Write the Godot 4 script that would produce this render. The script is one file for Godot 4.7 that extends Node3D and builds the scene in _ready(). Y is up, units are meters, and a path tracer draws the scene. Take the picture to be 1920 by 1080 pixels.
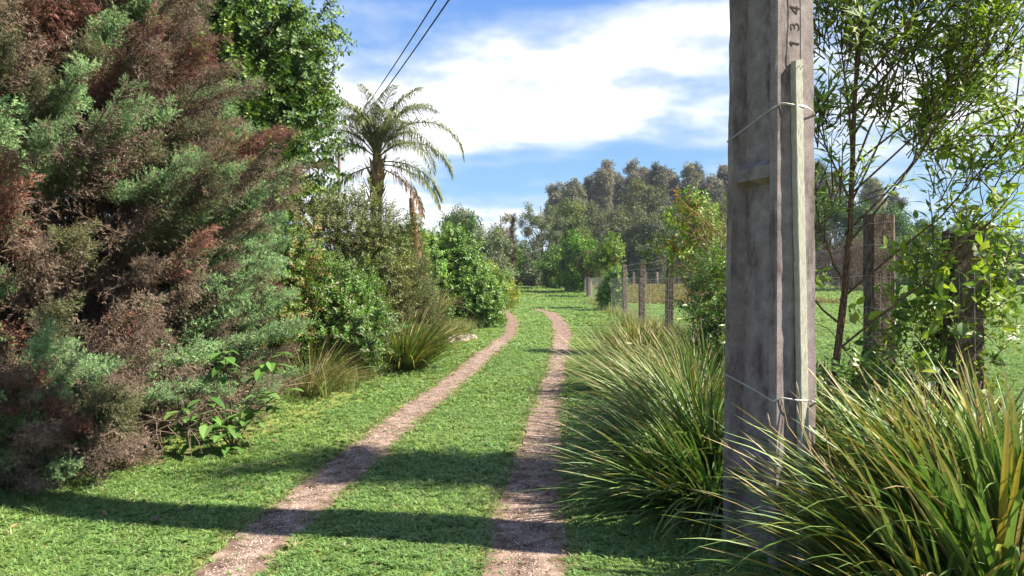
extends Node3D
# A grassy farm lane with two gravel wheel tracks, a concrete pole, a wire fence, shrubs and trees.
# x is to the right, y up, the lane runs away along -z. at(x, d, y) = a point d metres down the lane.

var rng := RandomNumberGenerator.new()
var M := {}
var taken := {}
var noise := FastNoiseLite.new()

# ------------------------------------------------------------------ mesh builder
class Geo:
	var v := PackedVector3Array()
	var n := PackedVector3Array()
	var c := PackedColorArray()
	var ix := PackedInt32Array()

	func tri(a: Vector3, b: Vector3, d: Vector3, col: Color) -> void:
		var k := v.size()
		var q := (d - a).cross(b - a).normalized()
		v.push_back(a); v.push_back(b); v.push_back(d)
		n.push_back(q); n.push_back(q); n.push_back(q)
		c.push_back(col); c.push_back(col); c.push_back(col)
		ix.push_back(k); ix.push_back(k + 1); ix.push_back(k + 2)

	func quad(a: Vector3, b: Vector3, d: Vector3, e: Vector3, col: Color) -> void:
		tri(a, b, d, col)
		tri(a, d, e, col)

	# a leaf folded along its midrib; four faces
	func leaf(b: Vector3, dir: Vector3, up: Vector3, l: float, w: float, col: Color, fold := 0.18, droop := 0.12) -> void:
		var s := dir.cross(up).normalized()
		var q := s.cross(dir).normalized()
		var m := b + dir * l * 0.48 - q * w * fold
		var t := b + dir * l - q * l * droop
		var p1 := b + dir * l * 0.42 + s * w * 0.5
		var p2 := b + dir * l * 0.42 - s * w * 0.5
		tri(b, p1, m, col)
		tri(b, m, p2, col)
		tri(p1, t, m, col)
		tri(m, t, p2, col)

	# a larger leaf with an oval outline, smooth bend and V fold
	func big_leaf(b: Vector3, dir: Vector3, up: Vector3, l: float, w: float, col: Color, bend := 0.25, fold := 0.2) -> void:
		var s := dir.cross(up).normalized()
		var q := s.cross(dir).normalized()
		var prof := [0.0, 0.55, 0.92, 1.0, 0.82, 0.48, 0.0]
		var last := []
		for i in 7:
			var t := i / 6.0
			var p := b + dir * l * t - q * bend * l * t * t
			var h: float = prof[i] * w * 0.5
			var row := [p + s * h + q * h * fold, p, p - s * h + q * h * fold]
			if i > 0:
				for k in 2:
					tri(last[k], row[k], row[k + 1], col)
					tri(last[k], row[k + 1], last[k + 1], col)
			last = row

	func tube(pts: Array, radii: Array, sides: int, col: Color, closed := true) -> void:
		var base := v.size()
		var m := pts.size()
		var side := Vector3.ZERO
		for i in m:
			var p: Vector3 = pts[i]
			var a: Vector3 = pts[maxi(i - 1, 0)]
			var b: Vector3 = pts[mini(i + 1, m - 1)]
			var t := (b - a).normalized()
			if side == Vector3.ZERO:
				side = t.cross(Vector3.RIGHT if absf(t.x) < 0.8 else Vector3.UP).normalized()
			side = (side - t * side.dot(t)).normalized()
			var other := t.cross(side)
			for k in sides:
				var ang := TAU * k / sides
				var q := side * cos(ang) + other * sin(ang)
				v.push_back(p + q * float(radii[i]))
				n.push_back(q)
				c.push_back(col)
		for i in m - 1:
			for k in sides:
				var k2 := (k + 1) % sides
				var a0 := base + i * sides + k
				var a1 := base + i * sides + k2
				var b0 := a0 + sides
				var b1 := a1 + sides
				ix.push_back(a0); ix.push_back(b0); ix.push_back(b1)
				ix.push_back(a0); ix.push_back(b1); ix.push_back(a1)
		if closed:
			for e in [0, m - 1]:
				var q: Vector3 = (pts[e] - pts[1 if e == 0 else m - 2]).normalized()
				var k0 := v.size()
				for k in sides:
					v.push_back(v[base + e * sides + k]); n.push_back(q); c.push_back(col)
				for k in range(1, sides - 1):
					ix.push_back(k0); ix.push_back(k0 + k); ix.push_back(k0 + k + 1)

	# strap leaf in its own axes: rises along +y, arches towards +x
	func strap(l: float, w: float, lean: float, bend: float, segs: int, col: Color, tip: Color, curl := 0.0) -> void:
		var p := Vector3.ZERO
		var ang := lean
		var last := []
		for i in segs + 1:
			var t := float(i) / segs
			var h := w * 0.5 * (0.75 + 0.5 * t if t < 0.3 else 0.9 * pow(1.0 - (t - 0.3) / 0.7, 0.6))
			var dir := Vector3(sin(ang), cos(ang), 0)
			var up := Vector3(-cos(ang), sin(ang), 0)
			var s := Vector3(0, 0, 1).rotated(dir, curl * t)
			var u := up.rotated(dir, curl * t)
			var row := [p + s * h + u * h * 0.35, p, p - s * h + u * h * 0.35]
			if i > 0:
				var cc := col.lerp(tip, clampf((t - 0.72) * 3.6, 0, 1))
				tri(last[0], row[0], row[1], cc); tri(last[0], row[1], last[1], cc)
				tri(last[1], row[1], row[2], cc); tri(last[1], row[2], last[2], cc)
			last = row
			p += dir * l / segs
			ang += bend / segs * (0.4 + 1.2 * t)

	func box(o: Vector3, x: Vector3, y: Vector3, z: Vector3, col: Color) -> void:
		# centre and three half axes, x cross y = z side out
		for f in [[x, y, z], [-x, y, -z], [z, y, -x], [-z, y, x], [x, -z, y], [x, z, -y]]:
			quad(o + f[2] - f[0] - f[1], o + f[2] - f[0] + f[1], o + f[2] + f[0] + f[1], o + f[2] + f[0] - f[1], col)

	func smooth() -> void:
		var sum := {}
		for i in v.size():
			var k := Vector3i(v[i] * 2000.0)
			sum[k] = sum.get(k, Vector3.ZERO) + n[i]
		for i in v.size():
			n[i] = (sum[Vector3i(v[i] * 2000.0)] as Vector3).normalized()

	func mesh(mat: Material) -> ArrayMesh:
		var arr := []
		arr.resize(Mesh.ARRAY_MAX)
		arr[Mesh.ARRAY_VERTEX] = v
		arr[Mesh.ARRAY_NORMAL] = n
		arr[Mesh.ARRAY_COLOR] = c
		arr[Mesh.ARRAY_INDEX] = ix
		var m := ArrayMesh.new()
		m.add_surface_from_arrays(Mesh.PRIMITIVE_TRIANGLES, arr)
		m.surface_set_material(0, mat)
		return m

# ------------------------------------------------------------------ scene helpers
func at(x: float, d: float, y := 0.0) -> Vector3:
	return Vector3(x, y + ground_height(x, d), -d)

func numbered(called: String) -> String:
	var k: int = taken.get(called, 0)
	taken[called] = k + 1
	return called if k == 0 else "%s_%03d" % [called, k]

func tag(o: Node3D, label: String, category: String, group := "", kind := "") -> Node3D:
	if label: o.set_meta("label", label)
	if category: o.set_meta("category", category)
	if group: o.set_meta("group", group)
	if kind: o.set_meta("kind", kind)
	return o

func thing(called: String, label: String, category: String, where := Vector3.ZERO, turn := 0.0, group := "") -> Node3D:
	var o := Node3D.new()
	o.name = numbered(called)
	add_child(o)
	o.position = where
	o.rotation.y = turn
	tag(o, label, category, group)
	return o

func obj(called: String, m: Mesh, parent: Node3D = self) -> MeshInstance3D:
	var o := MeshInstance3D.new()
	o.name = numbered(called) if parent == self else called
	o.mesh = m
	parent.add_child(o, true)
	return o

func scatter(called: String, m: Mesh, xf: Array, cols: PackedColorArray, parent: Node3D = self) -> MultiMeshInstance3D:
	var mm := MultiMesh.new()
	mm.transform_format = MultiMesh.TRANSFORM_3D
	mm.use_colors = true
	mm.mesh = m
	mm.instance_count = xf.size()
	for i in xf.size():
		mm.set_instance_transform(i, xf[i])
		mm.set_instance_color(i, cols[i])
	var o := MultiMeshInstance3D.new()
	o.name = numbered(called) if parent == self else called
	o.multimesh = mm
	o.set_meta("kind", "stuff")
	parent.add_child(o, true)
	return o

func rnd(a: float, b: float) -> float:
	return rng.randf_range(a, b)

func ball() -> Vector3:
	var z := rng.randf_range(-1.0, 1.0)
	var a := rng.randf_range(0.0, TAU)
	var r := sqrt(1.0 - z * z)
	return Vector3(r * cos(a), z, r * sin(a))

func aim(dir: Vector3, roll: float, size: float, where: Vector3) -> Transform3D:
	# +y of the mesh goes along dir
	var y := dir.normalized()
	var x := y.cross(Vector3(0.31, 0.2, 0.93) if absf(y.y) > 0.9 else Vector3.UP).normalized()
	var z := x.cross(y)
	return Transform3D(Basis(x, y, z) * Basis(Vector3.UP, roll) * Basis.from_scale(Vector3.ONE * size), where)

func pick(cols: Array, spread := 0.12) -> Color:
	var a: Color = cols[rng.randi() % cols.size()]
	var k := 1.0 + rnd(-spread, spread)
	return Color(a.r * k * rnd(0.95, 1.05), a.g * k, a.b * k * rnd(0.92, 1.08))

# ------------------------------------------------------------------ lie of the land
func ground_height(x: float, d: float) -> float:
	var h := 0.62 * smoothstep(42.0, 64.0, d) - 2.2 * smoothstep(70.0, 110.0, d)
	h += 0.018 * sin(x * 1.7 + d * 0.6) * smoothstep(2.0, 6.0, d) * smoothstep(200.0, 60.0, d)
	h += 0.05 * smoothstep(-1.9, -3.4, x) * smoothstep(40.0, 20.0, d)
	return h

const LEFT_TRACK := [[-6.0, -1.62, 0.17], [0.0, -1.52, 0.16], [3.38, -1.4, 0.155], [3.8, -1.39, 0.15], [4.53, -1.305, 0.165], [5.59, -1.22, 0.18], [7.31, -1.08, 0.165], [9.5, -0.86, 0.17], [12.5, -0.57, 0.19], [14.8, -0.3, 0.17], [17.95, -0.06, 0.165], [23.0, 0.03, 0.19], [27.0, -0.1, 0.17], [31.4, -0.34, 0.16], [34.0, -0.9, 0.17], [36.0, -1.9, 0.17], [37.2, -3.4, 0.16]]
const RIGHT_TRACK := [[-6.0, -0.1, 0.18], [0.0, 0.0, 0.18], [3.38, 0.07, 0.185], [3.8, 0.09, 0.19], [4.53, 0.12, 0.2], [5.59, 0.22, 0.17], [6.95, 0.32, 0.155], [8.73, 0.48, 0.15], [11.0, 0.72, 0.15], [14.8, 1.04, 0.19], [18.0, 1.32, 0.22], [23.0, 1.57, 0.26], [28.0, 1.58, 0.27], [32.0, 1.2, 0.2], [35.0, 0.35, 0.17], [37.5, -1.2, 0.17], [39.0, -3.2, 0.16]]

func track_at(tr: Array, d: float) -> Vector2:
	for i in tr.size() - 1:
		if d <= tr[i + 1][0]:
			var t: float = clampf((d - tr[i][0]) / (tr[i + 1][0] - tr[i][0]), 0, 1)
			t = t * t * (3.0 - 2.0 * t) * 0.35 + t * 0.65
			return Vector2(lerpf(tr[i][1], tr[i + 1][1], t), lerpf(tr[i][2], tr[i + 1][2], t))
	return Vector2(-99, 0.1)

func off_track(x: float, d: float) -> float:
	# metres outside the nearer wheel track (negative inside it)
	var a := track_at(LEFT_TRACK, d)
	var b := track_at(RIGHT_TRACK, d)
	return minf(absf(x - a.x) - a.y, absf(x - b.x) - b.y)

func fence_x(d: float) -> float:
	return 0.0538 * d + 2.8

# ------------------------------------------------------------------ materials
func noise_image(size: int, freq: float, seed_: int, octaves := 5) -> Image:
	var f := FastNoiseLite.new()
	f.seed = seed_
	f.noise_type = FastNoiseLite.TYPE_SIMPLEX_SMOOTH
	f.frequency = freq
	f.fractal_octaves = octaves
	return f.get_seamless_image(size, size)

func tex(size: int, ramp: Array, layers: Array) -> ImageTexture:
	# layers: [frequency, seed, weight, stretch]; the weighted sum runs through the colour ramp
	var ims := []
	for l in layers:
		ims.append(noise_image(size, l[0], l[1]))
	var g := Gradient.new()
	g.offsets = PackedFloat32Array(ramp.map(func(r): return r[0]))
	g.colors = PackedColorArray(ramp.map(func(r): return r[1]))
	var lut := []
	for i in 256: lut.append(g.sample(i / 255.0))
	var out := Image.create(size, size, false, Image.FORMAT_RGB8)
	for y in size:
		for x in size:
			var s := 0.0
			for k in ims.size():
				var st: int = layers[k][3]
				s += (ims[k].get_pixel(x, (y / st) % size).r - 0.5) * float(layers[k][2])
			out.set_pixel(x, y, lut[clampi(int((0.5 + s) * 255.0), 0, 255)])
	return ImageTexture.create_from_image(out)

func grey_tex(size: int, freq: float, seed_: int) -> ImageTexture:
	return ImageTexture.create_from_image(noise_image(size, freq, seed_))

func leaf_mat(called: String, rough := 0.5, through := 0.5, spec := 0.5) -> StandardMaterial3D:
	var m := StandardMaterial3D.new()
	m.resource_name = called
	m.vertex_color_use_as_albedo = true
	m.roughness = rough
	m.metallic_specular = spec
	m.cull_mode = BaseMaterial3D.CULL_DISABLED
	if through > 0:
		m.backlight_enabled = true
		m.backlight = Color(through * 0.95, through, through * 0.6).linear_to_srgb()
	M[called] = m
	return m

func textured(called: String, t: Texture2D, scale: Vector3, rough := 0.9, bump: Texture2D = null, relief := 1.0) -> StandardMaterial3D:
	var m := StandardMaterial3D.new()
	m.resource_name = called
	m.albedo_texture = t
	m.vertex_color_use_as_albedo = true
	m.roughness = rough
	m.metallic_specular = 0.3
	m.uv1_triplanar = true
	m.uv1_world_triplanar = true
	m.uv1_scale = scale
	if bump:
		m.heightmap_enabled = true
		m.heightmap_texture = bump
		m.heightmap_scale = relief
	M[called] = m
	return m

func sr(r: int, g: int, b: int) -> Color:
	return Color8(r, g, b)

func make_materials() -> void:
	leaf_mat("grass", 0.5, 0.9, 0.4)
	leaf_mat("strap", 0.45, 0.5, 0.38)
	leaf_mat("broad", 0.45, 0.8, 0.45)
	leaf_mat("glossy", 0.42, 0.6, 0.45)
	leaf_mat("needle", 0.6, 0.45, 0.3)
	leaf_mat("dry", 0.85, 0.25, 0.2)
	leaf_mat("far_leaf", 0.6, 0.45, 0.3)
	leaf_mat("wire", 0.45, 0.0, 0.5).metallic = 0.85
	leaf_mat("plain", 0.85, 0.0, 0.3)
	var grain := grey_tex(512, 0.09, 7)
	var concrete := tex(512, [[0.0, sr(80, 72, 73)], [0.28, sr(112, 104, 106)], [0.5, sr(136, 128, 130)], [0.8, sr(157, 150, 152)], [1.0, sr(188, 182, 183)]], [[0.008, 3, 0.35, 1], [0.3, 5, 0.8, 1], [0.05, 11, 0.25, 1]])
	textured("concrete", concrete, Vector3(2.1, 2.1, 2.1), 0.92, grain, 0.1)
	M.concrete.uv1_world_triplanar = false
	var streak := tex(512, [[0.0, sr(150, 141, 140)], [0.25, sr(196, 189, 188)], [0.42, sr(226, 222, 221)], [1.0, sr(248, 246, 246)]], [[0.008, 31, 0.9, 1], [0.06, 33, 0.35, 1]])
	M.concrete.detail_enabled = true
	M.concrete.detail_albedo = streak
	M.concrete.detail_blend_mode = BaseMaterial3D.BLEND_MODE_MUL
	M.concrete.detail_uv_layer = BaseMaterial3D.DETAIL_UV_2
	M.concrete.uv2_triplanar = true
	M.concrete.uv2_scale = Vector3(1.5, 0.5, 1.5)
	var stone := tex(256, [[0.0, sr(54, 48, 45)], [0.4, sr(118, 104, 98)], [0.7, sr(150, 138, 130)], [1.0, sr(182, 172, 160)]], [[0.03, 13, 1.0, 1], [0.15, 15, 0.5, 1]])
	textured("stone", stone, Vector3(1.6, 0.9, 1.6), 0.95, grain, 0.5)
	var bark := tex(256, [[0.0, sr(58, 44, 36)], [0.45, sr(124, 104, 88)], [1.0, sr(196, 178, 158)]], [[0.05, 17, 1.0, 1], [0.15, 19, 0.5, 1]])
	textured("bark", bark, Vector3(5, 1.2, 5), 0.95, grain, 0.4)
	var wood := tex(256, [[0.0, sr(112, 110, 100)], [0.5, sr(164, 163, 152)], [1.0, sr(200, 199, 190)]], [[0.06, 21, 0.9, 1], [0.2, 23, 0.4, 1]])
	textured("weathered_wood", wood, Vector3(14, 0.9, 14), 0.85, grain, 0.15)
	M.weathered_wood.uv1_world_triplanar = false
	var soil := tex(512, [[0.0, sr(66, 74, 38)], [0.4, sr(98, 110, 54)], [0.62, sr(118, 128, 64)], [0.82, sr(128, 118, 76)], [1.0, sr(140, 120, 88)]], [[0.012, 25, 0.7, 1], [0.2, 27, 0.8, 1]])
	textured("turf_soil", soil, Vector3(0.9, 0.9, 0.9), 1.0, grain, 1.2)
	var gravel := tex(512, [[0.0, sr(52, 39, 33)], [0.3, sr(88, 70, 61)], [0.55, sr(114, 94, 84)], [0.8, sr(138, 118, 107)], [1.0, sr(178, 162, 150)]], [[0.008, 35, 0.75, 1], [0.04, 36, 0.35, 1], [0.4, 37, 1.2, 1]])
	textured("gravel", gravel, Vector3(1.3, 1.3, 1.3), 1.0, grey_tex(512, 0.3, 39), 0.5)

# ------------------------------------------------------------------ foliage pieces
func sprig(mat: String, length: float, count: int, ll: float, lw: float, cols: Array, spread := 0.9, fold := 0.18, droop := 0.12, twig := Color(0.09, 0.065, 0.045)) -> ArrayMesh:
	var g := Geo.new()
	var tip := Vector3(rnd(-0.1, 0.1), 1, rnd(-0.1, 0.1)).normalized()
	g.tube([Vector3.ZERO, tip * length * 0.5 + Vector3(0.02, 0, 0) * length, tip * length], [length * 0.016, length * 0.012, length * 0.006], 3, twig, false)
	for i in count:
		var t := (i + 0.6) / count
		var a := i * 2.4 + rnd(-0.5, 0.5)
		var out := Vector3(cos(a), 0, sin(a))
		var dir := (out * spread + Vector3.UP * rnd(0.25, 0.8)).normalized()
		var up := (Vector3.UP + out * -0.3 + ball() * 0.5).normalized()
		var k := rnd(0.75, 1.15)
		g.leaf(tip * length * (0.15 + 0.85 * t) + out * ll * 0.12, dir, up, ll * k, lw * k, pick(cols), fold, droop)
	return g.mesh(M[mat])

func clump(mat: String, r: float, count: int, ll: float, lw: float, cols: Array) -> ArrayMesh:
	# a loose puff of single leaves for trees far off
	var g := Geo.new()
	for i in count:
		var p := ball() * r * pow(rng.randf(), 0.4)
		var dir := (p.normalized() * 0.8 + ball()).normalized()
		var up := (Vector3.UP + ball() * 0.8).normalized()
		var s := dir.cross(up).normalized()
		var k := rnd(0.7, 1.2)
		var col := pick(cols, 0.2)
		g.tri(p, p + dir * ll * k * 0.45 + s * lw * k * 0.5, p + dir * ll * k, col)
		g.tri(p, p + dir * ll * k, p + dir * ll * k * 0.45 - s * lw * k * 0.5, col)
	return g.mesh(M[mat])

func plume(cols: Array, stem: Color, length: float, bare := 0.0, needle := 0.024) -> ArrayMesh:
	# a feathery spray: an arching stem, side shoots and fine needles
	var g := Geo.new()
	var pts := []
	var rr := []
	for i in 6:
		var t := i / 5.0
		pts.append(Vector3(0.10 * length * t * t, length * t * (1.0 - 0.1 * t), -0.14 * length * t * t))
		rr.append(0.0035 * (1.15 - t))
	g.tube(pts, rr, 3, stem, false)
	var shoots := 22
	for s in shoots:
		var t := 0.08 + 0.9 * s / shoots
		var f := t * 5.0
		var i := mini(int(f), 4)
		var p: Vector3 = pts[i].lerp(pts[i + 1], f - i)
		var axis: Vector3 = (pts[i + 1] - pts[i]).normalized()
		var a := s * 2.6 + rnd(-0.6, 0.6)
		var side := axis.cross(Vector3(cos(a), 0.1, sin(a))).normalized()
		var dir := (axis * 0.85 + side).normalized()
		var l := length * (0.42 - 0.26 * t) * rnd(0.75, 1.2)
		var e := p + dir * l + Vector3(0, -0.08 * l, 0)
		var ws := dir.cross(Vector3.UP).normalized() * 0.0028
		g.tri(p - ws, e, p + ws, stem)
		var col := pick(cols, 0.2)
		var count := 13
		for k in count:
			if rng.randf() < bare: continue
			var u := (k + 0.5) / count
			var q := p.lerp(e, u)
			var b := k * 2.4 + rnd(-0.4, 0.4)
			var o1 := dir.cross(Vector3(cos(b), sin(b), 0.3)).normalized()
			var nd := (dir * 0.8 + o1).normalized()
			var nl := needle * rnd(0.8, 1.3) * (1.1 - 0.4 * u)
			var nw := nd.cross(ball()).normalized() * 0.0028
			g.tri(q - nw, q + nd * nl, q + nw, col)
	return g.mesh(M["needle"])

var S := {}
func make_sprigs() -> void:
	rng.seed = 11
	var bright := [Color(0.10, 0.19, 0.03), Color(0.075, 0.155, 0.028), Color(0.13, 0.22, 0.035)]
	var deep := [Color(0.045, 0.10, 0.022), Color(0.06, 0.125, 0.026), Color(0.08, 0.15, 0.03)]
	var olive := [Color(0.12, 0.14, 0.05), Color(0.09, 0.12, 0.042), Color(0.16, 0.17, 0.07), Color(0.11, 0.14, 0.045)]
	var grey := [Color(0.105, 0.125, 0.07), Color(0.135, 0.15, 0.09), Color(0.085, 0.105, 0.058)]
	var lime := [Color(0.19, 0.27, 0.03), Color(0.13, 0.22, 0.03), Color(0.24, 0.29, 0.035)]
	S.maple = []
	S.olive = []
	S.small = []
	S.camellia = []
	S.fine = []
	S.willow = []
	S.vine = []
	S.lime = []
	S.twig = []
	for i in 3:
		S.maple.append(sprig("broad", 0.42, 16, 0.10, 0.075, bright + deep, 1.0))
		S.olive.append(sprig("broad", 0.26, 16, 0.055, 0.026, olive, 0.8))
		S.small.append(sprig("broad", 0.24, 18, 0.055, 0.03, deep + bright + [grey[1]], 0.9))
		S.camellia.append(sprig("glossy", 0.28, 15, 0.085, 0.042, [Color(0.075, 0.155, 0.028), Color(0.10, 0.195, 0.035), Color(0.14, 0.24, 0.045)], 0.9))
		S.fine.append(sprig("broad", 0.34, 30, 0.05, 0.009, [Color(0.12, 0.14, 0.045), Color(0.09, 0.12, 0.035), Color(0.15, 0.16, 0.06)], 0.5, 0.1))
		S.willow.append(sprig("broad", 0.34, 14, 0.115, 0.022, [Color(0.15, 0.23, 0.04), Color(0.19, 0.28, 0.035), Color(0.11, 0.17, 0.055)], 0.75, 0.15, 0.2, Color(0.10, 0.06, 0.045)))
		S.lime.append(sprig("broad", 0.28, 12, 0.085, 0.045, lime, 0.9))
		S.twig.append(sprig("dry", 0.7, 10, 0.35, 0.006, [Color(0.13, 0.095, 0.075), Color(0.17, 0.13, 0.105)], 0.7, 0.0, 0.05, Color(0.11, 0.08, 0.065)))
	S.puff_green = []
	S.puff_grey = []
	S.puff_olive = []
	S.puff_bright = []
	S.puff_euca = []
	for i in 3:
		S.puff_green.append(clump("far_leaf", 0.42, 60, 0.2, 0.11, deep))
		S.puff_grey.append(clump("far_leaf", 0.42, 60, 0.2, 0.09, grey))
		S.puff_olive.append(clump("far_leaf", 0.42, 60, 0.2, 0.09, olive))
		S.puff_bright.append(clump("far_leaf", 0.4, 60, 0.19, 0.11, bright))
		S.puff_euca.append(clump("far_leaf", 0.85, 70, 0.5, 0.17, [Color(0.155, 0.16, 0.125), Color(0.21, 0.205, 0.165), Color(0.12, 0.13, 0.105)]))

func crown_of(o: Node3D, c: Dictionary) -> void:
	# c: lobes [[centre, radii], ...], clumps, each (sprigs per clump), size (clump radius), sprigs, scale [a, b], tints, fork (limb start), limb radius, bark
	var limbs := Geo.new()
	var bark: Color = c.get("bark", Color(0.6, 0.52, 0.46))
	var fork: Array = c.get("fork", [Vector3(0, 0.3, 0)])
	var kinds: Array = c.sprigs
	var xf := []
	var cl := []
	for k in kinds.size():
		xf.append([])
		cl.append(PackedColorArray())
	var vols := []
	var total := 0.0
	for l in c.lobes:
		total += l[1].x * l[1].y * l[1].z
		vols.append(total)
	var shell: float = c.get("shell", 0.45)
	var rise: float = c.get("rise", 0.35)
	for i in int(c.clumps):
		var r := rnd(0, total)
		var li := 0
		while vols[li] < r: li += 1
		var lobe: Array = c.lobes[li]
		var u := ball()
		var p: Vector3 = lobe[0] + u * pow(rnd(shell, 1.0), 0.6) * lobe[1] * rnd(0.86, 1.08)
		if p.y < c.get("floor", 0.05): p.y = c.get("floor", 0.05) + rnd(0, 0.2)
		var f: Vector3 = fork[0]
		for q in fork:
			if (q - p).length() < (f - p).length() + 0.4 and q.y < p.y + 0.2 and rng.randf() < 0.6: f = q
		if i % int(c.get("limb_every", 1)) == 0:
			var mid: Vector3 = f.lerp(p, 0.5) + Vector3(rnd(-0.1, 0.1), rnd(0.0, 0.12), rnd(-0.1, 0.1)) * (p - f).length()
			var lr: float = c.get("limb", 0.02)
			limbs.tube([f, f.lerp(mid, 0.55) + ball() * 0.03 * (p - f).length(), mid, p], [lr, lr * 0.8, lr * 0.55, lr * 0.2], 4, bark, false)
		var tint: Color = pick(c.tints, c.get("vary", 0.15))
		for j in int(c.each):
			var w := ball()
			var pos: Vector3 = p + w * pow(rng.randf(), 0.45) * float(c.size) * Vector3(1, c.get("flat", 0.8), 1)
			if pos.y < 0.02: continue
			var dir: Vector3 = (w + u * 0.7 + Vector3.UP * rise).normalized()
			var k := rng.randi() % kinds.size()
			xf[k].append(aim(dir, rnd(0, TAU), rnd(c.scale[0], c.scale[1]), pos))
			var s := rnd(0.82, 1.2)
			cl[k].push_back(Color(tint.r * s, tint.g * s, tint.b * s))
	if limbs.v.size():
		obj(c.get("limb_name", "limb"), limbs.mesh(M["bark"]), o)
	for k in kinds.size():
		if xf[k].size():
			scatter("crown", kinds[k], xf[k], cl[k], o)

func trunk_of(o: Node3D, pts: Array, radii: Array, col := Color(0.6, 0.52, 0.46), sides := 8, mat := "bark") -> void:
	var g := Geo.new()
	# finer rings with a little unevenness
	var p2 := []
	var r2 := []
	for i in pts.size() - 1:
		for k in 4:
			var t := k / 4.0
			p2.append((pts[i] as Vector3).lerp(pts[i + 1], t) + ball() * float(radii[i]) * 0.1)
			r2.append(lerpf(radii[i], radii[i + 1], t) * rnd(0.94, 1.07))
	p2.append(pts[-1])
	r2.append(radii[-1])
	g.tube(p2, r2, sides, col)
	obj("trunk", g.mesh(M[mat]), o)

const WHITE := Color(1, 1, 1)

# ------------------------------------------------------------------ setting
func build_sky() -> PanoramaSkyMaterial:
	var w := 2048
	var h := 1024
	var im := Image.create(w, h, false, Image.FORMAT_RGBF)
	var f1 := FastNoiseLite.new()
	f1.seed = 4
	f1.frequency = 0.6
	f1.fractal_octaves = 7
	f1.fractal_gain = 0.55
	f1.domain_warp_enabled = true
	f1.domain_warp_amplitude = 0.5
	f1.domain_warp_frequency = 0.8
	var f2 := FastNoiseLite.new()
	f2.seed = 9
	f2.frequency = 2.2
	f2.fractal_octaves = 6
	f2.fractal_gain = 0.6
	# banks of cloud: azimuth and height in degrees, half sizes, strength (below 0: a clear gap)
	var banks := [[0.5, 13.6, 9.0, 2.6, 0.72], [6.5, 13.4, 4.5, 2.6, 0.42], [-13.0, 11.5, 8.0, 4.2, 0.78], [14.0, 18.4, 8.0, 2.4, 0.6], [17.0, 13.0, 4.0, 2.0, 0.2], [-6.0, 19.0, 9.0, 2.6, 0.05], [2.5, 22.8, 7.5, 2.0, -0.95], [9.5, 9.2, 6.0, 1.7, -0.75], [-3.5, 8.0, 5.0, 1.6, -0.5],
		[0.2, 5.9, 2.4, 1.4, 0.42], [-11.0, 5.0, 6.0, 2.6, 0.9], [-3.0, 3.5, 5.0, 1.5, 0.4], [31.0, 15.0, 9.0, 6.0, 0.6], [36.0, 4.5, 5.0, 2.0, -0.5]]
	for k in 40:
		var az := rnd(46, 314)
		banks.append([az if az < 180 else az - 360.0, rnd(3, 40), rnd(6, 14), rnd(2.5, 6), rnd(-0.65, 0.65)])
	var ground := Color(0.14, 0.17, 0.08)
	for y in h:
		var el := (0.5 - (y + 0.5) / h) * PI
		for x in w:
			if el < -0.02:
				im.set_pixel(x, y, ground)
				continue
			var az := wrapf((x + 0.5) / w * TAU, -PI, PI)
			var up := maxf(sin(el), 0.0)
			var d := Vector2(sin(az), cos(az)) * cos(el) / (up + 0.16)
			var a := f1.get_noise_2d(d.x, d.y)
			var b := f2.get_noise_2d(d.x, d.y * 1.5)
			var cover := 0.04 + a * 0.62 + b * 0.5
			var azd := rad_to_deg(az)
			var eld := rad_to_deg(el)
			for q in banks:
				var dx: float = wrapf(azd - q[0], -180.0, 180.0) / q[2]
				if absf(dx) > 2.4: continue
				var dy: float = (eld - q[1]) / q[3]
				if absf(dy) > 2.4: continue
				cover += q[4] * exp(-dx * dx - dy * dy)
			var t := clampf((eld - 1.0) / 26.0, 0, 1)
			var blue := Color(0.13, 0.23, 0.29).lerp(Color(0.039, 0.095, 0.26), pow(t, 0.75))
			var veil := smoothstep(-0.35, 0.3, cover) * 0.62
			var thick := smoothstep(0.05, 0.78, cover)
			var col := blue.lerp(Color(0.215, 0.255, 0.305), veil)
			var shade := clampf(0.8 * smoothstep(0.12, -0.4, b), 0, 1)
			var lit := Color(0.40, 0.40, 0.41).lerp(Color(0.255, 0.27, 0.305), shade)
			im.set_pixel(x, y, col.lerp(lit, thick))
	var sky := PanoramaSkyMaterial.new()
	sky.panorama = ImageTexture.create_from_image(im)
	return sky

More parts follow.
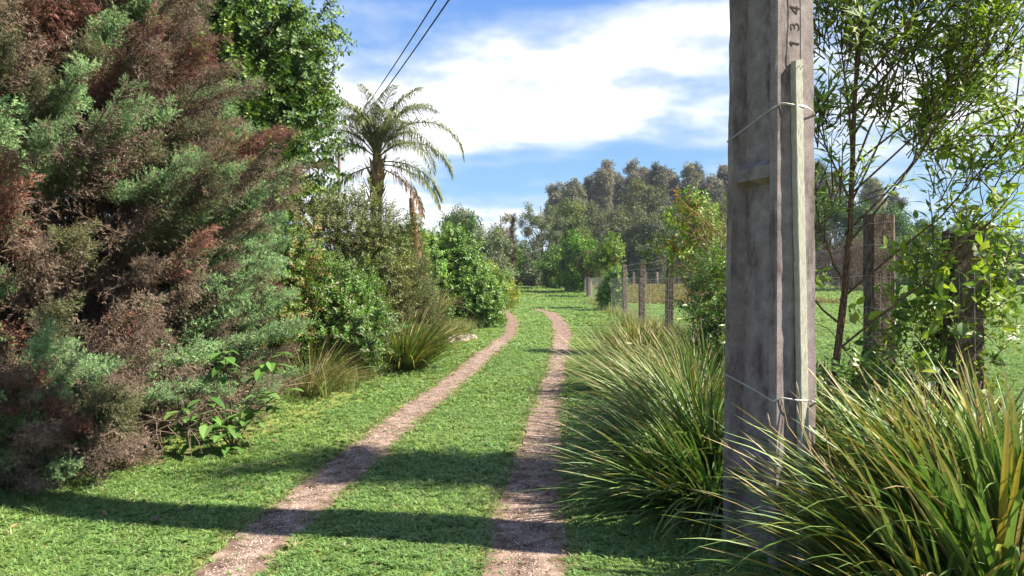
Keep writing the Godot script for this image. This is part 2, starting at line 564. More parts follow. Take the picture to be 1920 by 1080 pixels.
func build_ground() -> void:
	var xs := [-260.0, -160.0, -90.0, -50.0, -30.0, -20.0, -14.0, -10.0, -8.0]
	var x := -6.0
	while x <= 8.0:
		xs.append(x)
		x += 0.3
	xs += [9.0, 11.0, 14.0, 18.0, 24.0, 32.0, 44.0, 60.0, 90.0, 160.0, 260.0]
	var ds := [-40.0, -15.0, -6.0, -2.0]
	var d := 0.0
	while d < 420.0:
		ds.append(d)
		d += 0.3 if d < 12 else 0.8 if d < 40 else 2.5 if d < 120 else 40.0
	var g := Geo.new()
	var nx := xs.size()
	for dd in ds:
		for xx in xs:
			g.v.push_back(at(xx, dd))
			g.n.push_back(Vector3.UP)
			g.c.push_back(WHITE)
	for j in ds.size() - 1:
		for i in nx - 1:
			var k := j * nx + i
			g.ix.append_array(PackedInt32Array([k, k + nx, k + nx + 1, k, k + nx + 1, k + 1]))
	tag(obj("ground", g.mesh(M.turf_soil)), "green mown lawn and meadow ground along the lane", "", "", "structure")
	for tr in [LEFT_TRACK, RIGHT_TRACK]:
		var t := Geo.new()
		var dd := -6.0
		var rows := 0
		while dd < tr[-1][0]:
			var c := track_at(tr, dd)
			var e1 := c.y * (1.0 + 0.3 * noise.get_noise_2d(dd * 60.0, 10.0 + tr[0][1] * 50.0) + 0.12 * noise.get_noise_2d(dd * 300.0, 3.0)) + 0.02
			var e2 := c.y * (1.0 + 0.3 * noise.get_noise_2d(dd * 60.0, 90.0 + tr[0][1] * 50.0) + 0.12 * noise.get_noise_2d(dd * 300.0, 77.0)) + 0.02
			for k in 5:
				var xx := c.x - e1 + (e1 + e2) * k / 4.0
				t.v.push_back(at(xx, dd, 0.012 - 0.005 * sin(k / 4.0 * PI)))
				t.n.push_back(Vector3.UP)
				t.c.push_back(WHITE)
			rows += 1
			dd += 0.06 if dd < 8 else 0.15 if dd < 20 else 0.3
		for j in rows - 1:
			for i in 4:
				var k := j * 5 + i
				t.ix.append_array(PackedInt32Array([k, k + 5, k + 6, k, k + 6, k + 1]))
		tag(obj("gravel_track", t.mesh(M.gravel)), "pinkish gravel wheel track on the shrub side" if tr == LEFT_TRACK else "pinkish gravel wheel track beside the strap-leaved clumps", "", "", "structure")

func lawn_tuft(blades: int, l: float, w: float, cols: Array) -> ArrayMesh:
	var g := Geo.new()
	for i in blades:
		var a := rnd(0, TAU)
		var out := Vector3(cos(a), 0, sin(a))
		var b := out * rnd(0, 0.018) * l / 0.05
		var s := Vector3(-sin(a), 0, cos(a)) * w * 0.5
		var k := l * rnd(0.6, 1.2)
		var lean := rnd(0.35, 1.2)
		var m := b + (out * lean * 0.45 + Vector3.UP).normalized() * k * 0.55
		var t := m + (out * (0.6 + lean) + Vector3.UP * rnd(0.0, 0.5)).normalized() * k * 0.55
		var col := pick(cols, 0.2)
		g.quad(b - s * 0.7, m - s, m + s, b + s * 0.7, col)
		g.tri(m - s, t, m + s, col)
	return g.mesh(M.grass)

func build_lawn() -> void:
	rng.seed = 21
	var cols := [Color(0.195, 0.31, 0.092), Color(0.165, 0.275, 0.075), Color(0.26, 0.365, 0.15), Color(0.13, 0.22, 0.06)]
	var kinds := []
	for i in 4: kinds.append(lawn_tuft(8, 0.06, 0.0075, cols))
	var xf := [[], [], [], []]
	var cl := [PackedColorArray(), PackedColorArray(), PackedColorArray(), PackedColorArray()]
	# [from, to, left, right at the far end, tufts per square metre, scale]
	for zone in [[2.6, 5.0, -4.6, 3.4, 2500.0, 0.76], [5.0, 8.0, -4.0, 6.4, 1500.0, 0.9], [8.0, 13.0, -4.2, 10.0, 700.0, 1.2], [13.0, 22.0, -3.6, 17.0, 200.0, 1.9], [22.0, 40.0, -6.0, 30.0, 65.0, 2.8], [40.0, 75.0, -12.0, 56.0, 22.0, 4.2]]:
		var area: float = (zone[1] - zone[0]) * (zone[3] - zone[2])
		for i in int(area * zone[4]):
			var d := rnd(zone[0], zone[1])
			var x := rnd(zone[2], zone[3])
			if absf(x) > d * 0.80 + 0.5: continue
			if d < 13.0 and x < -1.9 - (0.0 if d > 6.8 else (6.8 - d) * 0.55): 
				if rng.randf() < 0.75: continue
			if d < 9.0 and x > 1.0 and x < fence_x(d) and rng.randf() < 0.6: continue
			var o := off_track(x, d) + 0.05 * noise.get_noise_2d(x * 500.0, d * 500.0) + 0.045 * noise.get_noise_2d(x * 150.0, d * 150.0 + 500.0)
			if o < 0.0 and rng.randf() > 0.07 * exp(o * 10.0) + (0.4 if o > -0.03 else 0.0): continue
			var pn := noise.get_noise_2d(x * 22.0, d * 22.0)
			if pn < -0.42 and rng.randf() < 0.35: continue
			var k := rng.randi() % 4
			var s: float = zone[5] * rnd(0.65, 1.25) * (1.0 + 0.25 * pn) * (1.5 if rng.randf() < 0.02 else 1.0)
			if o < 0.05: s *= 0.7
			xf[k].append(Transform3D(Basis(Vector3.UP, rnd(0, TAU)) * Basis(Vector3.RIGHT, rnd(-0.25, 0.25)) * Basis.from_scale(Vector3(s, s * (0.8 if d < 13 else 0.55), s)), at(x, d, 0.0)))
			var warm := clampf(0.35 + pn * 0.7 + noise.get_noise_2d(x * 90.0, d * 90.0) * 0.5, 0, 1)
			var c := Color(0.92, 1.0, 0.95).lerp(Color(1.15, 1.05, 0.9), warm)
			if o < 0.09 and rng.randf() < 0.55: c = Color(1.5, 0.95, 1.4).lerp(Color(1.25, 1.0, 1.1), rng.randf())
			elif rng.randf() < 0.05: c = Color(1.5, 1.05, 1.6)
			elif rng.randf() < 0.012:
				c = Color(0.7, 0.85, 0.7)
			cl[k].push_back(c)
	var lawn := thing("lawn_grass", "short green lawn grass covering the lane and verges", "grass")
	lawn.set_meta("kind", "stuff")
	for k in 4: scatter("tuft", kinds[k], xf[k], cl[k], lawn)
	# small stones on the tracks
	var stone := Geo.new()
	var pts := [Vector3(0, 0.6, 0), Vector3(1, 0, 0.1), Vector3(-0.1, 0, 0.9), Vector3(-1, 0.1, 0), Vector3(0, 0, -0.8)]
	for q in [[0, 1, 2], [0, 2, 3], [0, 3, 4], [0, 4, 1]]: stone.tri(pts[q[0]], pts[q[2]], pts[q[1]], WHITE)
	var sx := []
	var sc := PackedColorArray()
	for i in 22000:
		var d := 2.9 + 13.0 * pow(rng.randf(), 1.6)
		var tr := LEFT_TRACK if i % 2 else RIGHT_TRACK
		var c := track_at(tr, d)
		var x := c.x + rng.randfn(0, 0.5) * c.y
		var s := rnd(0.0018, 0.0055) * (1.0 + d * 0.05)
		sx.append(Transform3D(Basis(Vector3.UP, rnd(0, TAU)) * Basis.from_scale(Vector3(s, s * rnd(0.6, 1.3), s * rnd(0.6, 1.2))), at(x, d, 0.009)))
		var t := rng.randf()
		sc.push_back(Color(0.20, 0.145, 0.12).lerp(Color(0.5, 0.44, 0.39), t * t))
	tag(scatter("gravel", stone.mesh(M.plain), sx, sc), "loose fine gravel lying on the wheel tracks", "gravel", "", "stuff")

# ------------------------------------------------------------------ pole, batten and wires
const POLE := Vector3(1.352, 0, -3.65)
const POLE_TURN := 0.36

func pole_scale(y: float) -> float:
	return 1.0 - 0.044 * y

func pole_local(p: Vector3) -> Vector3:
	return POLE + p.rotated(Vector3.UP, POLE_TURN)

func build_pole() -> void:
	rng.seed = 31
	var o := thing("utility_pole", "tall weathered concrete utility pole standing among strap-leaved clumps", "utility pole", POLE, POLE_TURN)
	var hx := 0.136
	var hz := 0.209
	var r := 0.08
	var t1 := 0.05
	var t2 := 0.075
	var e := 0.009
	var prof := []
	for s in [[-1, 1], [1, 1], [1, -1], [-1, -1]]:
		var sx: int = s[0]
		var sz: int = s[1]
		var cham := [Vector2(sx * hx, sz * (hz - e)), Vector2(sx * (hx - e), sz * hz)]
		var rim := [Vector2(sx * (hx - r), sz * (hz - t2)), Vector2(sx * hx, sz * (hz - t1))]
		if sx * sz < 0: prof += rim + cham
		else:
			cham.reverse()
			rim.reverse()
			prof += cham + rim
	var g := Geo.new()
	var rows := []
	var y := -0.3
	while y <= 7.6:
		var row := []
		for q in prof:
			var s := pole_scale(y)
			var j := noise.get_noise_3d(q.x * 900.0, y * 260.0, q.y * 900.0) * 0.0035 + noise.get_noise_3d(q.x * 900.0, y * 1400.0, q.y * 900.0) * 0.0045
			row.append(Vector3(q.x * s + j * signf(q.x), y, q.y * s + j * signf(q.y)))
		rows.append(row)
		y += 0.06 if y < 3.2 else 0.5
	var m := prof.size()
	for i in rows.size() - 1:
		for k in m:
			var k2 := (k + 1) % m
			g.quad(rows[i][k], rows[i + 1][k], rows[i + 1][k2], rows[i][k2], WHITE)
	var top: Array = rows[-1]
	for k in m: g.tri(Vector3(0, 7.6, 0), top[(k + 1) % m], top[k], WHITE)
	obj("shaft", g.mesh(M.concrete), o)
	# cross webs of the recessed sides
	for h in [[0.47, 0.11], [2.0, 0.075], [3.6, 0.1], [5.2, 0.1]]:
		for sx in [-1, 1]:
			var w := Geo.new()
			var s := pole_scale(h[0])
			var outer: float = sx * (hx - 0.022) * s
			var inner: float = sx * (hx - r - 0.01) * s
			var zz := (hz - t1 - 0.004) * s
			var yb: float = h[0] - h[1] * 0.5
			var yt: float = h[0] + h[1] * 0.5
			var a := [Vector3(inner, yt + 0.035, 0), Vector3(outer, yt - 0.01, 0), Vector3(outer, yb, 0), Vector3(inner, yb - 0.03, 0)]
			for k in 3:
				w.quad(a[k] + Vector3(0, 0, -zz), a[k + 1] + Vector3(0, 0, -zz), a[k + 1] + Vector3(0, 0, zz), a[k] + Vector3(0, 0, zz), WHITE)
			obj("cross_web", w.mesh(M.concrete), o)
	# pressed numbers on the smooth face, reading upwards; dark colour paints their engraved shade
	var font := SystemFont.new()
	font.font_names = PackedStringArray(["Droid Sans"])
	var groove_shade := leaf_mat("numeral_shade", 0.95, 0.0, 0.2)
	groove_shade.vertex_color_use_as_albedo = false
	groove_shade.albedo_color = sr(66, 56, 54)  # shade of the carved grooves, put into the colour of thin flat digits
	var hy := 2.62
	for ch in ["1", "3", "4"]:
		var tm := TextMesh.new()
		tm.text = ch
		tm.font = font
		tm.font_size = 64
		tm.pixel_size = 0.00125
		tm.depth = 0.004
		tm.material = groove_shade
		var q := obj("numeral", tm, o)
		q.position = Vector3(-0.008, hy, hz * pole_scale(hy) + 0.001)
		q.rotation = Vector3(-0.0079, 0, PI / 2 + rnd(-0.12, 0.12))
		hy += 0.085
	# batten: a sawn strip tied to the smooth face
	var b := thing("wooden_batten", "narrow weathered wooden batten tied upright to the concrete pole", "batten", pole_local(Vector3(0.022, 0.0, hz + 0.02)), POLE_TURN)
	var bg := Geo.new()
	var last := []
	for i in 28:
		var yy := 0.0 + 2.53 * i / 27.0
		var s := pole_scale(yy)
		var cx := -0.032 * yy / 2.53 + 0.004 * sin(yy * 2.1)
		var cz := (hz * s) - hz + 0.003 + 0.004 * sin(yy * 1.6 + 1.0) * (yy / 2.5)
		var j := rnd(-0.0008, 0.0008)
		var row := []
		for q in [[-0.024, -0.016], [-0.024, 0.016], [-0.021, 0.019], [0.021, 0.019], [0.024, 0.016], [0.024, -0.016]]:
			row.append(Vector3(cx + q[0] + j, yy + (0.006 * q[0] / 0.024 if i == 27 else 0.0), cz + q[1] + j))
		if i > 0:
			for k in 6:
				bg.quad(last[k], row[k], row[(k + 1) % 6], last[(k + 1) % 6], WHITE)
		last = row
	for k in range(1, 5): bg.tri(last[0], last[k + 1], last[k], WHITE)
	obj("strip", bg.mesh(M.weathered_wood), b)
	for dx in [-0.012, 0.012]:
		var nail := Geo.new()
		nail.tube([Vector3(-0.032 + dx, 2.495, hz * pole_scale(2.5) - hz + 0.02), Vector3(-0.032 + dx, 2.495, hz * pole_scale(2.5) - hz + 0.0245)], [0.0025, 0.003], 6, Color(0.1, 0.08, 0.07))
		obj("nail_head", nail.mesh(M.plain), b)
	# tie wires
	for tw in [[2.27, 2.31, 2.19, "upper"], [0.86, 0.855, 0.93, "lower"]]:
		var tie := thing("tie_wire", "twisted pale %s wire loop binding the batten to the pole" % tw[3], "wire", POLE, POLE_TURN, "wire ties round the pole")
		for strand in 3:
			var wg := Geo.new()
			var pts := []
			var s := pole_scale(tw[0]) 
			var off := 0.004
			var bx := -0.012
			var ctl := [Vector3(-hx - off, tw[2], -hz), Vector3(-hx - off, lerpf(tw[2], tw[1], 0.55), 0.02), Vector3(-hx - off, tw[1] - 0.012, hz - 0.01), Vector3(-hx + 0.025, tw[1], hz + off + 0.002), Vector3(bx - 0.02, tw[1] - 0.004, hz + 0.036), Vector3(bx + 0.055, tw[1] - 0.01, hz + 0.04), Vector3(hx - 0.01, tw[1] - 0.035, hz + off), Vector3(hx + off, tw[1] - 0.03, hz - 0.02), Vector3(hx + off, tw[1], -hz)]
			for i in ctl.size():
				ctl[i] = Vector3(ctl[i].x * s, ctl[i].y + (strand - 1) * 0.006 * sin(i * 1.9 + strand), ctl[i].z * s + strand * 0.0012)
			for i in ctl.size() - 1:
				for k in 5:
					pts.append((ctl[i] as Vector3).cubic_interpolate(ctl[i + 1], ctl[maxi(i - 1, 0)], ctl[mini(i + 2, ctl.size() - 1)], k / 5.0) if i != 2 and i != 6 else (ctl[i] as Vector3).lerp(ctl[i + 1], k / 5.0))
			pts.append(ctl[-1])
			var rr := []
			for q in pts: rr.append(0.0021)
			wg.tube(pts, rr, 5, Color(0.5, 0.48, 0.46))
			obj("strand", wg.mesh(M.wire), tie)
	# thin wire that runs up the face of the pole
	var up := Geo.new()
	var hpts := []
	for i in 20:
		var yy := 2.40 + 3.0 * i / 19.0
		hpts.append(pole_local(Vector3(-0.006 + 0.012 * i / 19.0 + 0.004 * sin(i * 0.8), yy, hz * pole_scale(yy) + 0.034 - 0.028 * i / 19.0)))
	var hr := []
	for q in hpts: hr.append(0.0028)
	up.tube(hpts, hr, 5, Color(0.09, 0.08, 0.08))
	tag(obj("earth_wire", up.mesh(M.plain)), "thin dark wire running up the pole face above the batten", "wire")
	# two cables strung to a second pole far behind the trees
	var far := at(-11.2, 45.0, 0)
	var fp := thing("wooden_pole", "slim wooden cable pole hidden behind the leafy tree", "utility pole", far)
	trunk_of(fp, [Vector3.ZERO, Vector3(0, 4, 0), Vector3(0, 10.9, 0)], [0.13, 0.11, 0.09], Color(0.7, 0.62, 0.56))
	for k in 2:
		var a := pole_local(Vector3(-0.1, 5.25 + 0.32 * k, -0.14))
		var b2 := far + Vector3(0.0 + 0.09 * k, 10.25 + 0.45 * k, 0)
		var cg := Geo.new()
		var cp := []
		var cr := []
		for i in 41:
			var t := i / 40.0
			cp.append(a.lerp(b2, t) - Vector3(0, 0.45 * 4.0 * t * (1 - t), 0))
			cr.append(0.014)
		cg.tube(cp, cr, 5, Color(0.035, 0.035, 0.04))
		tag(obj("overhead_cable", cg.mesh(M.plain)), ["lower of the two dark overhead cables crossing the sky", "upper of the two dark overhead cables crossing the sky"][k], "cable", "overhead cables")

# ------------------------------------------------------------------ fence
func post_mesh(w: float, h: float, col: Color, rough := 0.006) -> ArrayMesh:
	var g := Geo.new()
	var rows := []
	var n := 14
	var ph := rnd(0, 100)
	for i in n + 1:
		var y := -0.1 + (h + 0.1) * i / n
		var row := []
		var s := w * 0.5 * (1.06 - 0.08 * y / h)
		var inset := s * 0.16
		for q in [[-1, 1, 0], [-1, 1, 1], [1, 1, 0], [1, 1, 1], [1, -1, 0], [1, -1, 1], [-1, -1, 0], [-1, -1, 1]]:
			var p := Vector3(q[0] * s, y, q[1] * s)
			var first: bool = q[2] == 0
			if q[0] * q[1] < 0:
				p -= Vector3(0, 0, q[1] * inset) if first else Vector3(q[0] * inset, 0, 0)
			else:
				p -= Vector3(q[0] * inset, 0, 0) if first else Vector3(0, 0, q[1] * inset)
			var j := noise.get_noise_3d(p.x * 400 + ph, y * 160.0, p.z * 400.0) * rough
			row.append(p + Vector3(p.x, 0, p.z).normalized() * j + Vector3(0, (0.05 * w * sin(p.x * 9.0 + ph) - 0.12 * absf(p.x)) if i == n else 0.0, 0))
		rows.append(row)
	for i in n:
		for k in 8:
			g.quad(rows[i][k], rows[i + 1][k], rows[i + 1][(k + 1) % 8], rows[i][(k + 1) % 8], col)
	for k in 8: g.tri(Vector3(0, h + 0.03 * w, 0), rows[n][(k + 1) % 8], rows[n][k], col)
	return g.mesh(M.stone)

const FENCE_POSTS := [[2.2, 0.19, 2.0], [4.72, 0.2, 1.78], [5.85, 0.19, 1.98], [11.0, 0.18, 1.98], [16.25, 0.175, 2.0], [20.9, 0.165, 2.02], [25.6, 0.155, 1.98], [33.0, 0.15, 1.95], [38.7, 0.155, 1.95], [49.0, 0.3, 1.6], [54.0, 0.2, 1.5], [58.5, 0.2, 1.4], [63.0, 0.2, 1.35]]

func build_fence() -> void:
	rng.seed = 41
	var o := thing("wire_fence", "long wire mesh fence on thick weathered posts along the lane", "fence")
	var cols := [Color(0.5, 0.46, 0.43), Color(0.44, 0.39, 0.36), Color(0.56, 0.52, 0.48)]
	for p in FENCE_POSTS:
		var q := obj("post", post_mesh(p[1], p[2], cols[rng.randi() % 3]), o)
		q.position = at(fence_x(p[0]), p[0])
		q.rotation = Vector3(rnd(-0.02, 0.02), rnd(-0.15, 0.15), rnd(-0.03, 0.03))
	for i in FENCE_POSTS.size() - 1:
		var a: Array = FENCE_POSTS[i]
		var b: Array = FENCE_POSTS[i + 1]
		var rad: float = 0.0016 if a[0] < 8 else 0.0022 + 0.00006 * a[0]
		for h in [0.12, 0.32, 0.52, 0.74, 0.96, 1.2, 1.46, 1.72, 1.9]:
			if h > a[2] and h > b[2]: continue
			var g := Geo.new()
			var pts := []
			var rr := []
			for k in 9:
				var t := k / 8.0
				var d := lerpf(a[0], b[0], t)
				pts.append(at(fence_x(d) - 0.115, d, h - 0.02 * sin(t * PI) + 0.008 * sin(t * 21.0 + h * 9.0)))
				rr.append(rad)
			g.tube(pts, rr, 4, Color(0.42, 0.4, 0.39))
			obj("wire", g.mesh(M.wire), o)
		var mg := Geo.new()
		var span: float = b[0] - a[0]
		var step: float = 0.16 if a[0] < 8 else 0.3
		var d2: float = a[0] + 0.1
		while d2 < b[0]:
			var jx := rnd(-0.01, 0.01)
			mg.tube([at(fence_x(d2) - 0.115, d2, 0.06), at(fence_x(d2) - 0.115 + jx, d2 + rnd(-0.02, 0.02), 0.7), at(fence_x(d2) - 0.115, d2, 1.48)], [rad * 0.8, rad * 0.8, rad * 0.8], 3, Color(0.42, 0.4, 0.39), false)
			d2 += step
		var net := obj("mesh_netting", mg.mesh(M.wire), o)
		net.set_meta("kind", "stuff")
	# second fence across the meadow: small pale posts
	var f := thing("meadow_fence", "row of short pale posts across the meadow before the wood", "fence")
	var xs := []
	var x := 12.6
	while x < 24.0:
		xs.append(x)
		x += rnd(0.75, 1.5)
	for xx in xs:
		var q := obj("post", post_mesh(0.2, 1.5, Color(1.4, 1.35, 1.3), 0.006), f)
		q.position = at(xx, 72.0 - (xx - 12.0) * 0.35)
		q.rotation.y = rnd(-0.2, 0.2)
	for h in [0.5, 1.0, 1.38]:
		var g := Geo.new()
		g.tube([at(12.4, 71.9, h), at(18, 69.9, h), at(24.2, 67.7, h)], [0.008, 0.008, 0.008], 4, Color(0.4, 0.4, 0.4))
		obj("wire", g.mesh(M.wire), f)

# ------------------------------------------------------------------ strap-leaved clumps
var straps := {}
func make_straps() -> void:
	rng.seed = 51
	var sets := {
		"green": [Color(0.085, 0.165, 0.035), Color(0.11, 0.195, 0.04), Color(0.065, 0.13, 0.032)],
		"pale": [Color(0.155, 0.235, 0.065), Color(0.13, 0.205, 0.055), Color(0.205, 0.275, 0.10)],
		"yellow": [Color(0.20, 0.20, 0.035), Color(0.17, 0.19, 0.03), Color(0.27, 0.22, 0.04)],
		"straw": [Color(0.27, 0.21, 0.10), Color(0.22, 0.165, 0.085), Color(0.3, 0.25, 0.13)],
		"olive": [Color(0.13, 0.135, 0.035), Color(0.16, 0.16, 0.045), Color(0.10, 0.11, 0.03)]}
	for k in sets:
		straps[k] = []
		for i in 9:
			var g := Geo.new()
			var col: Color = sets[k][i % 3]
			var tip := col if i % 5 else Color(0.26, 0.2, 0.1)
			g.strap(1.0, 0.022 * rnd(0.55, 1.25), 0.0, [0.35, 0.6, 0.85, 1.1, 1.4, 0.2, 0.75, 1.7, 0.5][i], 9, col, tip, rnd(-0.7, 0.7))
			straps[k].append(g.mesh(M.strap))

# mix: kind -> weight; sway: where the leaves lean to (x and z); near leaves are parts of their own
func tussock(called: String, label: String, where: Vector3, radius: float, parts: int, rest: int, l: Array, open: float, sway: Vector3, mix: Dictionary, group := "", wide := 1.0) -> Node3D:
	var o := thing(called, label, "plant", where, 0.0, group)
	var bag := []
	for k in mix:
		for i in int(mix[k]): bag.append(k)
	var xf := {}
	var cl := {}
	for i in parts + rest:
		var a := rnd(0, TAU)
		var rr := sqrt(rng.randf())
		var out := Vector3(cos(a), 0, sin(a))
		var dir := (out * rr + sway * rnd(0.5, 1.3)).normalized()
		var lean := clampf(open * (0.25 + 0.75 * rr) + rng.randfn(0, 0.12), 0.02, 1.35)
		var kind: String = bag[rng.randi() % bag.size()]
		var v := rng.randi() % 9
		var size := rnd(l[0], l[1]) * (0.85 + 0.15 * rr)
		var b := Basis(Vector3.UP, atan2(-dir.z, dir.x)) * Basis(Vector3(0, 0, 1), -lean) * Basis.from_scale(Vector3(size, size, maxf(size, 0.55) * wide))
		var t := Transform3D(b, out * rr * radius + Vector3(0, -0.01, 0))
		if i < parts:
			var q := obj("leaf", straps[kind][v], o)
			q.transform = t
		else:
			var key := kind + str(v % 4)
			if not xf.has(key):
				xf[key] = []
				cl[key] = PackedColorArray()
			xf[key].append(t)
			var s := rnd(0.75, 1.2)
			cl[key].push_back(Color(s, s, s))
	for key in xf:
		var kind: String = key.substr(0, key.length() - 1)
		var q := scatter("leaves", straps[kind][int(key[-1]) * 2], xf[key], cl[key], o)
		q.set_meta("kind", "stuff")
	return o

# ------------------------------------------------------------------ the feathery conifer
func envelope(y: float, az: float) -> float:
	var ys := [0.0, 0.5, 1.5, 2.5, 3.3, 4.3, 5.5, 7.0]
	var rs := [2.1, 2.25, 2.3, 2.42, 2.05, 1.5, 0.95, 0.15]
	var r := 0.1
	for i in 7:
		if y >= ys[i] and y <= ys[i + 1]: r = lerpf(rs[i], rs[i + 1], (y - ys[i]) / (ys[i + 1] - ys[i]))
	var near := wrapf(az - 1.25, -PI, PI) / 0.75
	if y < 1.6: r += 0.42 * exp(-near * near) * (1.0 - y / 1.6)
	return r * (1.0 + 0.16 * noise.get_noise_2d(cos(az) * 60.0 + y * 45.0, sin(az) * 60.0 + 300.0))

func build_conifer() -> void:
	rng.seed = 61
	var o := thing("feathery_conifer", "huge feathery conifer with green, brown and rust-red sprays beside the lawn", "tree", at(-4.6, 6.5))
	trunk_of(o, [Vector3.ZERO, Vector3(0.05, 2.2, 0), Vector3(-0.05, 4.6, 0.05), Vector3(0, 6.6, 0)], [0.2, 0.16, 0.1, 0.03])
	var cols := {
		"green_spray": [Color(0.19, 0.33, 0.15), Color(0.24, 0.39, 0.17), Color(0.155, 0.275, 0.135)],
		"dull_spray": [Color(0.095, 0.12, 0.05), Color(0.12, 0.125, 0.06), Color(0.08, 0.10, 0.045)],
		"brown_spray": [Color(0.19, 0.135, 0.105), Color(0.24, 0.18, 0.145), Color(0.14, 0.10, 0.08)],
		"rust_spray": [Color(0.23, 0.095, 0.08), Color(0.18, 0.08, 0.072), Color(0.27, 0.13, 0.09)]}
	var sprays := {}
	var xf := {}
	var cl := {}
	for k in cols:
		sprays[k] = []
		xf[k] = [[], [], []]
		cl[k] = [PackedColorArray(), PackedColorArray(), PackedColorArray()]
		for i in 3:
			sprays[k].append(plume(cols[k], Color(0.14, 0.10, 0.075), 0.34, 0.3 if k == "brown_spray" else 0.05, 0.021 if k == "brown_spray" else 0.026))
	var boughs := Geo.new()
	var put := func(kk: String, dir: Vector3, size: float, pos: Vector3, s: float) -> void:
		if pos.y < 0.04: return
		var v := rng.randi() % 3
		xf[kk][v].append(aim(dir, rnd(0, TAU), size, pos))
		cl[kk][v].push_back(Color(s, s, s))
	var count := 740
	for i in count + 110:
		var y := 6.9 * pow((i + rng.randf()) / count, 1.12) if i < count else rnd(0.1, 0.75)
		var az := rnd(-PI, PI)
		# the lane side carries more boughs: az 0 is +x, 90 degrees is towards the near end of the lane
		if absf(wrapf(az - 0.75, -PI, PI)) > 1.75 and rng.randf() < 0.6: az = 0.75 + rnd(-1.7, 1.7)
		var skirt := i >= count
		if skirt: az = rnd(0.75, 2.1)
		var r := envelope(y, az) * (rnd(0.66, 1.06) if not skirt else rnd(0.86, 1.1))
		var out := Vector3(cos(az), 0, sin(az))
		var tip := out * r + Vector3(0, y, 0)
		var y0 := clampf(y - r * rnd(0.15, 0.65), 0.08, 6.4)
		var root := Vector3(0, y0, 0)
		var sag := 0.12 * r
		var m1 := root.lerp(tip, 0.4) + Vector3(rnd(-0.1, 0.1), -sag * 0.4, rnd(-0.1, 0.1))
		var m2 := root.lerp(tip, 0.75) + Vector3(rnd(-0.1, 0.1), -sag * 0.55, rnd(-0.1, 0.1))
		boughs.tube([root, m1, m2, tip], [0.018, 0.012, 0.007, 0.003], 4, Color(0.55, 0.45, 0.4), false)
		var pn := noise.get_noise_3d(tip.x * 42.0, tip.y * 42.0, tip.z * 42.0)
		var roll := rng.randf() * 0.97 + pn * 0.3 + 0.01
		var kind := "brown_spray"
		if roll < 0.35: kind = "green_spray"
		elif roll < 0.47: kind = "dull_spray"
		elif roll > 0.86: kind = "rust_spray"
		if y < 0.5 and rng.randf() < 0.5: kind = "brown_spray"
		var axis := (tip - m1).normalized()
		# the plume at the end of the bough, all of one colour
		var shade := rnd(0.8, 1.2)
		var live := kind != "brown_spray"
		var heading := (axis * 1.1 + Vector3(0.6, 0.0, 0.0) + Vector3.UP * (0.2 if live else -0.05) + ball() * 0.22).normalized()
		var fan := heading.cross(Vector3.UP).normalized()
		for j in (34 if live else 24):
			var t := rng.randf()
			var p := m1.lerp(m2, 0.45 + 0.55 * t / 0.3) if t < 0.3 else m2.lerp(tip, (t - 0.3) / 0.7 * 1.12)
			var side := rnd(-1, 1)
			var dir := (heading + fan * side * 0.42 + ball() * 0.24 + Vector3.DOWN * 0.25 * maxf(0.0, t - 0.6)).normalized()
			put.call(kind if rng.randf() < 0.92 else ["dull_spray", "brown_spray"][rng.randi() % 2], dir, rnd(0.6, 1.15) * (1.25 - 0.5 * t), p + fan * side * 0.13 * (1.1 - t) + ball() * 0.035, shade * rnd(0.88, 1.12))
		# dead brown growth further in
		for j in 13:
			var p := m1.lerp(m2, rng.randf()) if rng.randf() < 0.7 else root.lerp(m1, rnd(0.4, 1.0))
			put.call("brown_spray", (axis + ball() * 1.1).normalized(), rnd(1.0, 1.8), p + ball() * 0.18, rnd(0.6, 1.0))
	obj("limb", boughs.mesh(M.bark), o)
	for k in cols:
		for i in 3:
			if xf[k][i].size(): scatter(k, sprays[k][i], xf[k][i], cl[k][i], o)
	# bare dead boughs that sweep out low over the grass
	for i in 80:
		var az := rnd(-0.35, 2.2)
		var out := Vector3(cos(az), 0, sin(az))
		var side := Vector3(-out.z, 0, out.x) * rnd(-0.7, 0.7)
		var r := rnd(1.8, 2.7)
		var g := Geo.new()
		var h := rnd(0.06, 0.45)
		var a := out * r * 0.45 + Vector3(0, h * rnd(0.8, 1.8), 0)
		var b := out * r * 0.8 + side * 0.4 + Vector3(0, h * 0.7 + 0.02, 0)
		var c := out * r + side + Vector3(0, h * 0.8 + rnd(0.0, 0.22), 0)
		var w := rnd(0.004, 0.009)
		g.tube([a, b, c], [w, w * 0.7, w * 0.3], 4, Color(0.22, 0.165, 0.125).lerp(Color(0.32, 0.26, 0.19), rng.randf()), false)
		for k in 7:
			var t := rnd(0.2, 1.0)
			var p := b.lerp(c, t) if rng.randf() < 0.65 else a.lerp(b, t)
			var e := p + (out * 0.6 + ball() * 0.8).normalized() * rnd(0.08, 0.3)
			g.tube([p, p.lerp(e, 0.5) + ball() * 0.02, e], [w * 0.4, w * 0.3, w * 0.15], 3, Color(0.2, 0.155, 0.12), false)
		obj("dead_twig", g.mesh(M.dry), o)

